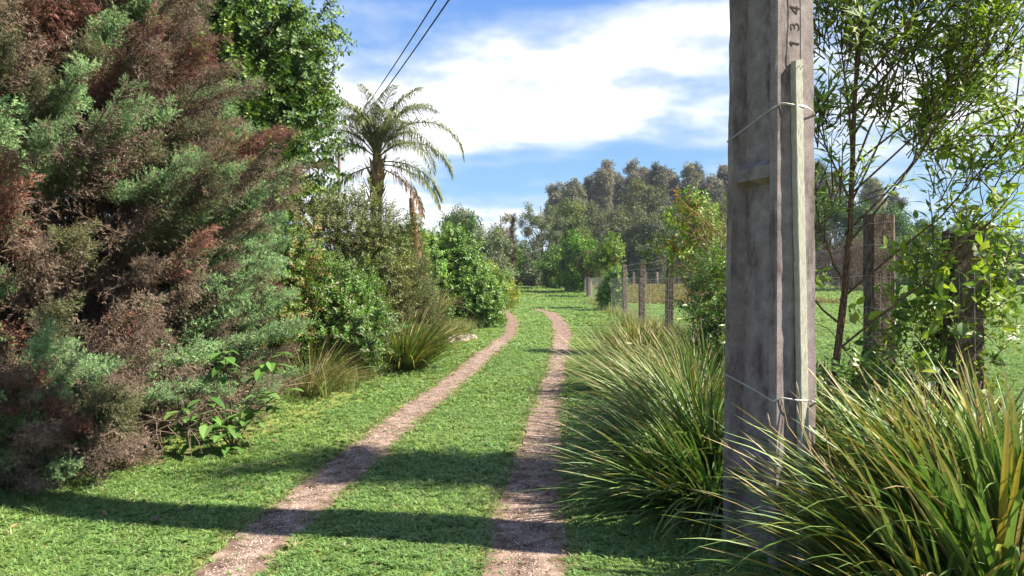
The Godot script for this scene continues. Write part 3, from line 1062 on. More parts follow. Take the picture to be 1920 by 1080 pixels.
# ------------------------------------------------------------------ palm
func build_palm() -> void:
	rng.seed = 71
	var o := thing("palm_tree", "feather-leaved palm with arching drooping fronds above the shrubs", "palm tree", at(-3.9, 20.0))
	trunk_of(o, [Vector3(0.05, 0, 0), Vector3(0.02, 1.8, 0), Vector3(0, 3.3, 0), Vector3(0, 3.9, 0), Vector3(0.03, 4.7, 0), Vector3(0.03, 5.3, 0)], [0.17, 0.14, 0.14, 0.2, 0.19, 0.05], Color(0.75, 0.62, 0.5), 10)
	# old leaf bases sheathing the neck
	for i in 34:
		var a := i * 2.4
		var y := 3.45 + 1.2 * i / 34.0
		var out := Vector3(cos(a), 0, sin(a))
		var g := Geo.new()
		g.big_leaf(out * 0.15 + Vector3(0, y, 0), (Vector3.UP + out * 0.25).normalized(), out, rnd(0.35, 0.6), 0.10, Color(0.2, 0.15, 0.09).lerp(Color(0.26, 0.22, 0.11), rng.randf()), -0.2, 0.3)
		obj("leaf_base", g.mesh(M.dry), o)
	var fronds := [[5, 62, 150, 3.3, 0], [-18, 42, 125, 2.7, 0], [30, 35, 120, 2.4, 0], [52, 58, 125, 2.5, 0], [178, 55, 135, 2.9, 0], [205, 38, 118, 2.5, 0], [150, 36, 115, 2.3, 0], [225, 60, 120, 2.5, 0], [95, 62, 120, 2.3, 0], [120, 75, 105, 2.2, 0], [270, 60, 120, 2.4, 0], [315, 60, 120, 2.6, 0], [60, 84, 85, 2.3, 0], [250, 86, 70, 2.2, 0], [160, 83, 80, 2.2, 0], [340, 82, 85, 2.3, 0], [20, 78, 110, 2.4, 0], [200, 78, 105, 2.3, 0], [8, -5, 70, 2.3, 0], [185, -12, 60, 2.1, 0], [12, -22, 58, 2.0, 1], [-20, 8, 85, 2.3, 0], [75, 70, 115, 2.3, 0], [100, 86, 75, 2.1, 0], [290, 72, 110, 2.3, 0], [135, 60, 125, 2.3, 0], [0, 88, 70, 2.3, 0], [225, 80, 95, 2.2, 0]]
	for f in fronds:
		var az := deg_to_rad(f[0])
		var out := Vector3(cos(az), 0, sin(az))
		var side := Vector3(-sin(az), 0, cos(az))
		var g := Geo.new()
		var pts := []
		var rr := []
		var p := Vector3(0.02, 4.72 + 0.35 * sin(deg_to_rad(f[1])), 0) + out * 0.1
		var n := 26
		var dirs := []
		for i in n + 1:
			var t := float(i) / n
			var e := deg_to_rad(f[1] - f[2] * pow(t, 1.15))
			var dir := out * cos(e) + Vector3.UP * sin(e)
			pts.append(p)
			dirs.append(dir)
			rr.append(0.022 * (1.05 - t))
			p += dir * f[3] / n
		var stem := Color(0.16, 0.17, 0.06) if f[4] == 0 else Color(0.26, 0.15, 0.1)
		g.tube(pts, rr, 5, stem, false)
		for i in range(4, n + 1):
			var t := float(i) / n
			for q in 3:
				for s in [-1, 1]:
					var b: Vector3 = pts[i] - dirs[i] * (f[3] / n) * q / 3.0
					var l: float = 0.52 * sin(PI * clampf(0.22 + 0.72 * t, 0, 1)) * rnd(0.8, 1.12) + 0.08
					var d0: Vector3 = (side * s * rnd(0.55, 1.0) + dirs[i] * rnd(0.35, 0.7) + Vector3.UP * rnd(-0.15, 0.45)).normalized()
					var d1: Vector3 = (d0 * 0.6 + Vector3.DOWN * rnd(0.5, 1.1)).normalized()
					var w: Vector3 = d0.cross(Vector3.UP).normalized() * 0.013
					var m := b + d0 * l * 0.5
					var e2 := m + d1 * l * 0.55
					var col := pick([Color(0.13, 0.155, 0.065), Color(0.165, 0.185, 0.085), Color(0.10, 0.12, 0.06)] if f[4] == 0 else [Color(0.28, 0.18, 0.12), Color(0.22, 0.14, 0.1)])
					g.quad(b - w * 0.6, m - w, m + w, b + w * 0.6, col)
					g.tri(m - w, e2, m + w, col)
		var q := obj("frond", g.mesh(M.far_leaf), o)
		if f[4]: q.set_meta("label", "dry brown hanging frond")

# ------------------------------------------------------------------ shrubs, trees and small plants
func shrub(called: String, label: String, where: Vector3, c: Dictionary, category := "shrub", group := "") -> Node3D:
	var o := thing(called, label, category, where, 0.0, group)
	crown_of(o, c)
	return o

func V(x: float, y: float, z: float) -> Vector3:
	return Vector3(x, y, z)

func build_left_shrubs() -> void:
	rng.seed = 81
	# leafy tree behind the conifer
	var o := thing("leafy_tree", "tall dense green leafy tree rising behind the feathery conifer", "tree", at(-5.55, 13.0))
	trunk_of(o, [Vector3.ZERO, V(0.1, 1.6, 0), V(0.0, 3.4, 0), V(0.2, 5.6, 0)], [0.2, 0.16, 0.12, 0.05])
	crown_of(o, {"lobes": [[V(0.35, 5.6, 0), V(1.75, 2.2, 1.6)], [V(0.9, 3.6, 0.2), V(1.15, 1.3, 1.1)], [V(-0.8, 6.4, 0), V(1.5, 1.8, 1.5)], [V(1.0, 5.0, 0.3), V(1.05, 1.2, 1.0)], [V(1.55, 4.0, 0.1), V(0.8, 1.1, 0.8)]], "clumps": 270, "each": 20, "size": 0.42, "sprigs": S.maple, "scale": [0.7, 1.15], "tints": [Color(1, 1, 1), Color(1.15, 1.1, 0.9), Color(0.8, 0.85, 0.9), Color(1.35, 1.2, 0.8)], "fork": [V(0, 2, 0), V(0, 3.4, 0), V(0.1, 4.6, 0)], "limb": 0.035, "shell": 0.3})
	# olive shrub, upper left bank
	shrub("olive_shrub", "tall olive-brown small-leaved shrub under the palm", at(-2.95, 12.2), {"lobes": [[V(0.0, 1.75, 0), V(0.95, 0.95, 0.8)], [V(0.55, 2.1, 0.0), V(0.6, 0.7, 0.5)], [V(-0.6, 2.0, 0), V(0.7, 0.75, 0.6)], [V(0, 0.9, 0.2), V(1.0, 0.8, 0.8)]], "clumps": 170, "each": 20, "size": 0.24, "sprigs": S.olive, "scale": [0.7, 1.15], "tints": [Color(1, 1, 1), Color(1.3, 1.2, 1.1), Color(0.8, 0.9, 0.8), Color(1.25, 1.35, 0.8)], "fork": [V(0, 0.2, 0), V(0.1, 0.9, 0)], "limb": 0.016, "shell": 0.3})
	shrub("small_leaved_shrub", "broad mid-green small-leaved shrub above the stones and low boulder", at(-2.75, 10.0), {"lobes": [[V(0.0, 0.9, 0), V(0.85, 0.75, 0.7)], [V(0.35, 0.6, 0.3), V(0.65, 0.6, 0.5)], [V(-0.5, 1.2, -0.1), V(0.7, 0.6, 0.6)], [V(-0.3, 0.5, 0.4), V(0.7, 0.5, 0.4)]], "clumps": 170, "each": 22, "size": 0.2, "sprigs": S.small, "scale": [0.65, 1.1], "tints": [Color(1.1, 1.1, 1.1), Color(1.5, 1.45, 1.5), Color(0.9, 1.0, 0.8), Color(1.3, 1.4, 0.9)], "fork": [V(0, 0.1, 0)], "limb": 0.012, "shell": 0.35})
	shrub("red_tipped_shrub", "shrub with reddish young tips close to the conifer's right edge", at(-3.2, 9.2), {"lobes": [[V(0.1, 1.5, 0), V(0.55, 0.65, 0.5)], [V(0.0, 0.8, 0.1), V(0.55, 0.7, 0.5)]], "clumps": 70, "each": 18, "size": 0.2, "sprigs": S.small, "scale": [0.65, 1.1], "tints": [Color(1.3, 1.3, 1.0), Color(2.2, 1.1, 1.2), Color(1.0, 1.1, 0.8), Color(1.6, 1.5, 1.0)], "fork": [V(0, 0.1, 0)], "limb": 0.012, "shell": 0.35})
	shrub("hedge_shrub", "dense olive-green shrub filling the bank below the palm trunk", at(-2.9, 15.6), {"lobes": [[V(0.0, 1.1, 0), V(1.0, 0.9, 0.8)], [V(0.5, 0.7, 0.3), V(0.7, 0.7, 0.6)], [V(-0.6, 1.5, 0), V(0.8, 0.7, 0.7)]], "clumps": 120, "each": 18, "size": 0.25, "sprigs": S.olive + S.small, "scale": [0.8, 1.3], "tints": [Color(1, 1.05, 0.9), Color(1.2, 1.2, 1.0), Color(0.8, 0.9, 0.8)], "fork": [V(0, 0.1, 0)], "limb": 0.014, "shell": 0.35})
	shrub("wispy_shrub", "wispy yellow-olive shrub with thread-like leaves behind the strap clump", at(-2.15, 12.8), {"lobes": [[V(0.0, 1.05, 0), V(0.6, 0.75, 0.5)], [V(0.2, 0.7, 0.2), V(0.55, 0.6, 0.4)]], "clumps": 80, "each": 20, "size": 0.2, "sprigs": S.fine, "scale": [0.7, 1.1], "tints": [Color(1, 1, 1), Color(1.2, 1.15, 1.0), Color(0.85, 0.9, 0.8)], "fork": [V(0, 0.1, 0)], "limb": 0.01, "rise": 0.9})
	shrub("glossy_bush", "bright green glossy bush nearest the bend of the track", at(-1.5, 20.6), {"lobes": [[V(0.15, 0.95, 0), V(0.82, 0.9, 0.75)], [V(0.0, 1.75, 0), V(0.6, 0.7, 0.6)], [V(-0.2, 2.35, -0.1), V(0.42, 0.5, 0.4)], [V(0.5, 0.7, 0.2), V(0.6, 0.6, 0.5)], [V(-0.5, 0.45, 0.5), V(0.6, 0.45, 0.4)]], "clumps": 170, "each": 22, "size": 0.24, "sprigs": S.camellia, "scale": [0.8, 1.3], "tints": [Color(1, 1, 1), Color(1.25, 1.2, 1.0), Color(0.8, 0.85, 0.8)], "fork": [V(0, 0.1, 0), V(0, 1.0, 0)], "limb": 0.018, "shell": 0.35})
	shrub("glossy_bush", "bright green glossy bush between the palm and the track bush", at(-2.9, 20.2), {"lobes": [[V(0.0, 1.9, 0), V(0.75, 0.8, 0.7)], [V(0.5, 1.6, 0.0), V(0.65, 0.6, 0.6)], [V(-0.5, 2.1, 0), V(0.6, 0.6, 0.6)], [V(0.2, 0.8, 0), V(0.8, 0.8, 0.6)]], "clumps": 150, "each": 22, "size": 0.24, "sprigs": S.camellia, "scale": [0.8, 1.3], "tints": [Color(1, 1, 1), Color(1.35, 1.25, 0.9), Color(0.85, 0.9, 0.8)], "fork": [V(0, 0.1, 0), V(0, 1.0, 0)], "limb": 0.018, "shell": 0.35})
	shrub("yellow_green_shrub", "small yellow-green shrub peeping out past the glossy bush", at(-0.55, 27.0), {"lobes": [[V(0, 0.9, 0), V(0.6, 0.6, 0.5)], [V(-0.5, 1.3, 0), V(0.6, 0.6, 0.5)]], "clumps": 50, "each": 18, "size": 0.25, "sprigs": S.lime, "scale": [0.8, 1.3], "tints": [Color(1, 1, 1), Color(1.3, 1.0, 0.9), Color(0.7, 0.8, 0.8)], "fork": [V(0, 0.1, 0)], "limb": 0.014})
	# vine-wrapped dead trunk
	var st := thing("vine_wrapped_trunk", "leaning dead trunk wrapped in reddish vine beside the palm", "tree trunk", at(-2.45, 18.4))
	trunk_of(st, [Vector3.ZERO, V(0.05, 1.3, 0), V(-0.1, 2.3, 0), V(-0.22, 3.55, 0)], [0.12, 0.11, 0.10, 0.06], Color(0.8, 0.58, 0.48))
	crown_of(st, {"lobes": [[V(-0.02, 1.9, 0), V(0.1, 0.6, 0.1)], [V(-0.15, 2.8, 0), V(0.13, 0.75, 0.13)]], "clumps": 34, "each": 8, "size": 0.1, "sprigs": S.olive, "scale": [0.5, 0.85], "tints": [Color(1.4, 1.0, 0.9), Color(1.1, 1.2, 0.9), Color(1.9, 1.1, 1.0)], "limb": 0.006, "fork": [V(0, 1.5, 0), V(-0.15, 2.5, 0)]})
	# dry skirt of dead leaves hanging in front of the bush, and the fallen log
	tussock("dry_skirt_plant", "clump of dead straw-coloured leaves hanging over the fallen log", at(-1.75, 16.6, 0.75), 0.14, 120, 0, [0.5, 0.9], 1.25, V(0.0, 0, 0.1), {"straw": 3, "olive": 1})
	var lg := thing("fallen_log", "grey fallen log slanting down onto the pinkish stones", "log", at(-1.55, 16.0))
	trunk_of(lg, [V(-0.65, 0.72, 0.1), V(-0.2, 0.4, 0.1), V(0.2, 0.1, 0.1)], [0.045, 0.055, 0.06], Color(0.95, 0.88, 0.82))
	rng.seed = 84
	var spots := [[-1.98, 15.0, 0.17], [-1.68, 14.9, 0.2], [-1.4, 15.2, 0.22], [-1.12, 15.7, 0.2], [-0.98, 16.2, 0.16], [-1.75, 15.5, 0.2], [-1.4, 15.8, 0.2], [-2.2, 15.3, 0.2]]
	var what := ["flat pinkish stone at the near end of the edging", "pinkish edging stone second from the near end", "pinkish rounded stone in the middle of the edging", "pinkish stone right below the log's foot", "small stone at the far end of the edging", "grey stone behind the near edging stones", "grey stone tucked under the fallen log", "stone half hidden by the strap clump"]
	for i in spots.size():
		var q := obj("edging_stone", rock_mesh(i), self)
		q.position = at(spots[i][0], spots[i][1], 0.03)
		q.scale = V(spots[i][2], spots[i][2] * 0.6, spots[i][2] * 0.75)
		q.rotation.y = rnd(0, TAU)
		tag(q, what[i], "stone", "stones edging the bed")
	var rk := obj("boulder", rock_mesh(20), self)
	rk.position = at(-2.28, 10.45, 0.06)
	rk.scale = V(0.11, 0.14, 0.1)
	tag(rk, "small lone grey boulder between the two olive strap clumps", "stone")
	# strap clumps of the left bank
	tussock("strap_clump", "big olive-gold strap-leaved clump in front of the wispy shrub", at(-1.72, 11.0), 0.26, 300, 420, [0.85, 1.4], 0.9, V(0.12, 0, 0.12), {"olive": 6, "green": 4, "yellow": 2, "straw": 1}, "strap-leaved clumps on the left bank", 1.2)
	tussock("strap_clump", "straw-tipped strap-leaved clump half hidden by the conifer", at(-2.45, 8.5), 0.16, 220, 60, [0.6, 1.0], 0.95, V(0.35, 0, 0.2), {"olive": 4, "straw": 4, "green": 1}, "strap-leaved clumps on the left bank", 0.8)
	tussock("strap_clump", "green strap-leaved tuft rising behind the straw-tipped clump", at(-2.6, 9.1), 0.12, 90, 0, [0.7, 1.0], 0.6, V(0.15, 0, 0.05), {"olive": 2, "green": 4}, "strap-leaved clumps on the left bank", 0.8)
	# broad-leaved plant under the conifer
	rng.seed = 87
	var bl := thing("broad_leaved_plant", "young plant with large glossy green leaves at the conifer's foot", "plant", at(-2.36, 5.85))
	var greens := [Color(0.08, 0.17, 0.035), Color(0.10, 0.20, 0.045), Color(0.06, 0.13, 0.03), Color(0.13, 0.22, 0.06)]
	for s in [[0.05, 0.32, 0.2, 16], [-0.32, 0.4, 0.25, 16], [0.26, 0.5, 0.1, 15], [-0.05, 0.85, 0.05, 12], [0.42, 0.5, 0.0, 10], [0.3, 0.8, -0.1, 10], [-0.1, 0.5, 0.3, 14]]:
		var tip := V(s[0], s[1], s[2])
		var stem := Geo.new()
		stem.tube([V(0, 0, 0), V(s[0] * 0.4, s[1] * 0.6, s[2] * 0.5), tip], [0.008, 0.006, 0.004], 5, Color(0.12, 0.1, 0.05), false)
		obj("stem", stem.mesh(M.plain), bl)
		for k in int(s[3]):
			var a := k * 2.4 + rnd(-0.3, 0.3)
			var out := V(cos(a), 0, sin(a))
			var dir := (out + Vector3.UP * rnd(-0.5, 0.5) + V(0.15, 0, 0.4)).normalized()
			var lg2 := Geo.new()
			var l := rnd(0.1, 0.21)
			lg2.big_leaf(Vector3.ZERO, dir, (Vector3.UP + out * 0.2).normalized(), l, l * 0.5, pick(greens), rnd(0.1, 0.45), rnd(0.1, 0.4))
			var q := obj("leaf", lg2.mesh(M.glossy), bl)
			q.position = tip + V(-s[0] * 0.03 * k, -0.02 * k, 0) + out * 0.02

func rock_mesh(seed_: int) -> ArrayMesh:
	var g := Geo.new()
	var f := func(u: float, w: float) -> Vector3:
		var p := Vector3(cos(u) * cos(w), sin(w), sin(u) * cos(w))
		return p * (1.0 + 0.35 * noise.get_noise_3d(p.x * 60.0 + seed_ * 40.0, p.y * 60.0, p.z * 60.0) + 0.12 * noise.get_noise_3d(p.x * 200.0, p.y * 200.0 + seed_ * 40.0, p.z * 200.0))
	for i in 14:
		for j in 8:
			var u0 := TAU * i / 14
			var u1 := TAU * (i + 1) / 14
			var w0 := -PI / 2 + PI * j / 8
			var w1 := -PI / 2 + PI * (j + 1) / 8
			g.quad(f.call(u0, w0), f.call(u0, w1), f.call(u1, w1), f.call(u1, w0), Color(1.25, 1.1, 1.02))
	return g.mesh(M.stone)

func build_right_bank() -> void:
	rng.seed = 91
	var grp := "strap-leaved clumps on the right bank"
	var dark := {"green": 8, "pale": 2, "olive": 2}
	var fan := {"green": 5, "pale": 4, "yellow": 2, "straw": 1}
	tussock("strap_clump", "dark green strap-leaved clump directly beside the pole's road face", at(1.22, 4.5), 0.24, 300, 200, [0.7, 1.1], 1.2, V(-0.75, 0, 0.15), dark, grp, 1.2)
	tussock("strap_clump", "arching strap-leaved clump just beyond the pole", at(1.42, 5.2), 0.27, 300, 200, [0.85, 1.25], 1.08, V(-0.55, 0, 0.08), dark, grp, 1.2)
	tussock("strap_clump", "large strap-leaved clump in the middle of the row", at(1.6, 6.1), 0.3, 300, 200, [0.85, 1.3], 1.0, V(-0.45, 0, 0.05), {"green": 5, "pale": 3, "olive": 3, "straw": 1}, grp)
	tussock("strap_clump", "strap-leaved clump with straw flecks, fourth along the row", at(1.8, 7.2), 0.28, 260, 120, [0.8, 1.2], 0.85, V(-0.4, 0, 0.05), {"green": 4, "pale": 2, "olive": 4, "straw": 2}, grp)
	tussock("strap_clump", "strap-leaved clump overhanging the right wheel track", at(1.55, 8.7), 0.28, 260, 120, [0.8, 1.15], 0.95, V(-0.5, 0, 0.1), {"green": 4, "olive": 4, "straw": 2}, grp)
	tussock("strap_clump", "upright green clump with white flowers before the fence", at(2.35, 8.3), 0.25, 220, 60, [0.9, 1.2], 0.55, V(-0.1, 0, 0), {"green": 6, "olive": 2}, grp)
	tussock("strap_clump", "olive strap-leaved clump near the far end of the row", at(1.95, 10.4), 0.28, 200, 60, [0.8, 1.1], 0.85, V(-0.3, 0, 0.1), {"olive": 5, "yellow": 2, "straw": 2, "green": 2}, grp)
	tussock("strap_clump", "last yellowish strap-leaved clump before the ivy", at(2.3, 13.2), 0.35, 160, 60, [0.8, 1.15], 0.8, V(-0.2, 0, 0.1), {"olive": 4, "yellow": 4, "straw": 2}, grp)
	tussock("strap_clump", "sparse yellow-olive clump under the second fence post", at(3.1, 14.6), 0.35, 120, 40, [0.7, 1.0], 0.7, V(-0.1, 0, 0.1), {"olive": 4, "yellow": 4, "straw": 2}, grp)
	# foreground fans, lower right
	tussock("strap_clump", "pale-edged foreground clump fanning across the pole's foot", at(1.74, 2.95), 0.16, 300, 0, [0.7, 1.1], 1.0, V(-1.0, 0, 0.05), fan, grp, 1.3)
	tussock("strap_clump", "dense foreground clump in the lower right corner", at(2.1, 3.1), 0.2, 300, 80, [0.85, 1.35], 0.82, V(-0.8, 0, 0.05), fan, grp, 1.45)
	tussock("strap_clump", "tall yellow-green clump at the picture's right edge", at(2.5, 3.4), 0.2, 300, 40, [0.9, 1.3], 0.52, V(-0.35, 0, 0.05), {"green": 6, "pale": 2, "yellow": 2}, grp, 1.45)
	tussock("strap_clump", "upright green clump filling in behind the lower right corner", at(2.35, 3.95), 0.22, 260, 60, [0.8, 1.2], 0.6, V(-0.2, 0, 0.05), {"green": 6, "pale": 1, "yellow": 3}, grp, 1.3)
	tussock("strap_clump", "yellowish upright clump at the corner post's foot", at(2.75, 4.3), 0.22, 240, 60, [0.65, 1.0], 0.65, V(0.1, 0, 0.1), {"green": 4, "yellow": 5, "straw": 1}, grp, 1.2)
	tussock("strap_clump", "yellow-flecked clump just right of the pole", at(1.95, 4.3), 0.18, 220, 60, [0.6, 0.95], 0.55, V(0.05, 0, 0.1), {"green": 6, "yellow": 3}, grp, 1.2)
	tussock("strap_clump", "dark clump in the shade behind the pole", at(2.3, 5.1), 0.24, 180, 60, [0.7, 1.05], 0.5, V(0, 0, 0.1), {"green": 7, "yellow": 1}, grp, 1.2)
	tussock("strap_clump", "green clump leaning out of the picture's right edge", at(3.0, 3.75), 0.2, 200, 40, [0.7, 1.0], 0.6, V(0.1, 0, 0.05), {"green": 6, "yellow": 2}, grp, 1.3)
	# dry flower stalks leaning in front of the pole
	var ds := thing("dry_flower_stalk", "branching dry flower stalk leaning in front of the pole", "plant", at(1.78, 3.0))
	var sg := Geo.new()
	sg.tube([V(0, 0, 0), V(-0.16, 0.3, 0.02), V(-0.36, 0.56, 0.05), V(-0.55, 0.75, 0.06)], [0.004, 0.0035, 0.003, 0.0025], 5, Color(0.36, 0.27, 0.2), false)
	obj("stem", sg.mesh(M.dry), ds)
	for b in [[-0.36, 0.56, -0.1, 0.22], [-0.42, 0.62, -0.14, 0.24], [-0.5, 0.7, -0.06, 0.26], [-0.5, 0.7, -0.17, 0.12], [-0.55, 0.75, -0.09, 0.16], [-0.3, 0.49, -0.13, 0.13]]:
		var bg := Geo.new()
		var p := V(b[0], b[1], 0.05)
		var e := p + V(b[2], b[3], rnd(-0.03, 0.05))
		bg.tube([p, p.lerp(e, 0.5) + V(-0.02, 0, 0), e], [0.0026, 0.0022, 0.0016], 4, Color(0.34, 0.26, 0.13), false)
		bg.tube([e, e + V(-0.008, 0.03, 0), e + V(-0.012, 0.055, 0)], [0.002, 0.005, 0.001], 5, Color(0.42, 0.32, 0.27), false)
		obj("twig", bg.mesh(M.dry), ds)
	for k in [[2.1, 3.35, 0.95, "pinkish-brown dry stalk standing above the foreground clump"], [2.25, 3.2, 0.9, "orange-brown dry stalk above the lower right clump"]]:
		var q := thing("dry_stalk", k[3], "plant", at(k[0], k[1]))
		var qg := Geo.new()
		qg.tube([Vector3.ZERO, V(-0.04, k[2] * 0.5, 0), V(-0.12, k[2], 0.02)], [0.005, 0.004, 0.002], 5, Color(0.34, 0.17, 0.06), false)
		for j in 8:
			var p := V(-0.12, k[2], 0.02).lerp(V(-0.06, k[2] * 0.62, 0), rng.randf())
			var e := p + V(rnd(-0.06, 0.06), rnd(0.04, 0.1), rnd(-0.05, 0.05))
			qg.tube([p, e], [0.002, 0.0035], 4, Color(0.3, 0.2, 0.15), false)
		obj("stem", qg.mesh(M.dry), q)
	# white flowers over the clumps
	var fl := [[2.02, 8.1, 1.12], [1.86, 7.7, 0.98], [2.3, 7.6, 0.92], [2.15, 7.0, 0.78], [1.25, 7.4, 0.75], [2.4, 7.2, 0.8]]
	var fw := ["white flower head highest above the clumps by the post", "white flower head below and left of the highest one", "broad white flower head in front of the fence shrub", "white flower head close to the pole", "small white flower head over the track-side clump", "white flower head in the shade beside the pole"]
	for i in fl.size():
		var o := thing("white_flower", fw[i], "flower", at(fl[i][0], fl[i][1]), 0.0, "white flowers over the clumps")
		var g := Geo.new()
		g.tube([V(0.05, 0, 0), V(0.02, fl[i][2] * 0.6, 0), V(0, fl[i][2], 0)], [0.004, 0.003, 0.0025], 4, Color(0.1, 0.16, 0.04), false)
		obj("stem", g.mesh(M.plain), o)
		for k in 14:
			var a := k * 2.4
			var pg := Geo.new()
			pg.leaf(Vector3.ZERO, (V(cos(a), rnd(-0.1, 0.5), sin(a))).normalized(), Vector3.UP, rnd(0.03, 0.05), 0.02, Color(0.75, 0.76, 0.66))
			obj("petal", pg.mesh(M.broad), o).position = V(0, fl[i][2], 0)
	# leafy shrub behind the pole, before the fence
	shrub("fence_shrub", "open green leafy shrub between the pole and the fence post", at(2.68, 8.9), {"lobes": [[V(0.0, 1.1, 0), V(0.3, 0.65, 0.35)], [V(0.15, 0.6, 0.1), V(0.35, 0.5, 0.4)]], "clumps": 55, "each": 12, "size": 0.2, "sprigs": S.small, "scale": [0.7, 1.15], "tints": [Color(1.2, 1.3, 1.0), Color(1.5, 1.5, 1.3), Color(0.9, 1.0, 0.8)], "fork": [V(0, 0.1, 0), V(0.05, 0.7, 0)], "limb": 0.01})
	var sp := thing("sapling", "lime-green sapling with orange young tips above the fence", "tree", at(3.45, 13.2))
	trunk_of(sp, [Vector3.ZERO, V(0.03, 1.2, 0), V(-0.02, 2.1, 0), V(0.02, 2.85, 0)], [0.03, 0.024, 0.018, 0.008], Color(0.8, 0.7, 0.6), 6)
	crown_of(sp, {"lobes": [[V(0.0, 2.4, 0), V(0.35, 0.6, 0.35)], [V(-0.5, 1.9, 0), V(0.35, 0.2, 0.3)], [V(0.2, 1.7, 0), V(0.4, 0.35, 0.4)], [V(0.4, 2.15, 0), V(0.3, 0.35, 0.3)]], "clumps": 44, "each": 8, "size": 0.17, "sprigs": S.lime, "scale": [0.75, 1.2], "tints": [Color(0.9, 0.95, 0.9), Color(1.1, 1.1, 1), Color(0.7, 0.85, 0.9), Color(1.9, 0.8, 0.9)], "vary": 0.2, "fork": [V(0, 1.0, 0), V(0, 2.0, 0)], "limb": 0.009})
	shrub("twiggy_shrub", "tangled pale twiggy shrub at the fence beside the pole", at(3.05, 9.8), {"lobes": [[V(0, 1.5, 0), V(0.35, 0.8, 0.4)]], "clumps": 40, "each": 6, "size": 0.2, "sprigs": S.twig + S.small, "scale": [0.4, 0.8], "tints": [Color(1.5, 1.4, 1.3), Color(1.2, 1.3, 1.0), Color(1.8, 1.2, 1.0)], "fork": [V(0, 0.1, 0), V(0, 1.0, 0)], "limb": 0.008})
	# ivy on the far fence, the young tree beside it and the round bush
	shrub("ivy_column", "column of glossy ivy climbing a fence post", at(4.5, 31.0), {"lobes": [[V(0, 0.6, 0), V(0.42, 0.7, 0.35)], [V(0.12, 1.3, 0), V(0.25, 0.5, 0.25)]], "clumps": 60, "each": 16, "size": 0.2, "sprigs": S.camellia, "scale": [0.9, 1.4], "tints": [Color(1.3, 1.25, 1.0), Color(1, 1, 1)], "fork": [V(0, 0.1, 0)], "limb": 0.014}, "ivy")
	var yt := thing("young_tree", "slim bright young tree just behind the ivy column", "tree", at(4.85, 33.0))
	trunk_of(yt, [Vector3.ZERO, V(0, 1.6, 0), V(0, 3.0, 0)], [0.03, 0.025, 0.012], Color(0.8, 0.75, 0.7), 6)
	crown_of(yt, {"lobes": [[V(0, 2.7, 0), V(0.42, 0.7, 0.4)], [V(-0.5, 2.2, 0), V(0.6, 0.5, 0.4)]], "clumps": 50, "each": 10, "size": 0.22, "sprigs": S.lime, "scale": [1.0, 1.5], "tints": [Color(0.75, 0.85, 1.0), Color(0.9, 0.9, 1), Color(0.6, 0.7, 0.9)], "fork": [V(0, 1.4, 0)], "limb": 0.01})
	shrub("round_bush", "round brown-olive bush growing over a thick grey fence post", at(5.42, 48.6), {"lobes": [[V(0, 2.25, 0), V(0.66, 0.62, 0.6)]], "clumps": 130, "each": 12, "size": 0.22, "sprigs": S.olive, "scale": [1.2, 1.9], "tints": [Color(0.9, 0.65, 0.6), Color(0.7, 0.6, 0.5), Color(1.0, 0.9, 0.6)], "fork": [V(0, 1.5, 0)], "limb": 0.015, "shell": 0.2})
	obj("stem", trunk_piece(V(0, 0, 0), V(0, 1.9, 0), 0.2), get_node("round_bush"))

func trunk_piece(a: Vector3, b: Vector3, r: float) -> ArrayMesh:
	var g := Geo.new()
	g.tube([a, a.lerp(b, 0.5), b], [r, r * 0.95, r * 0.9], 8, Color(0.75, 0.68, 0.62))
	return g.mesh(M.bark)

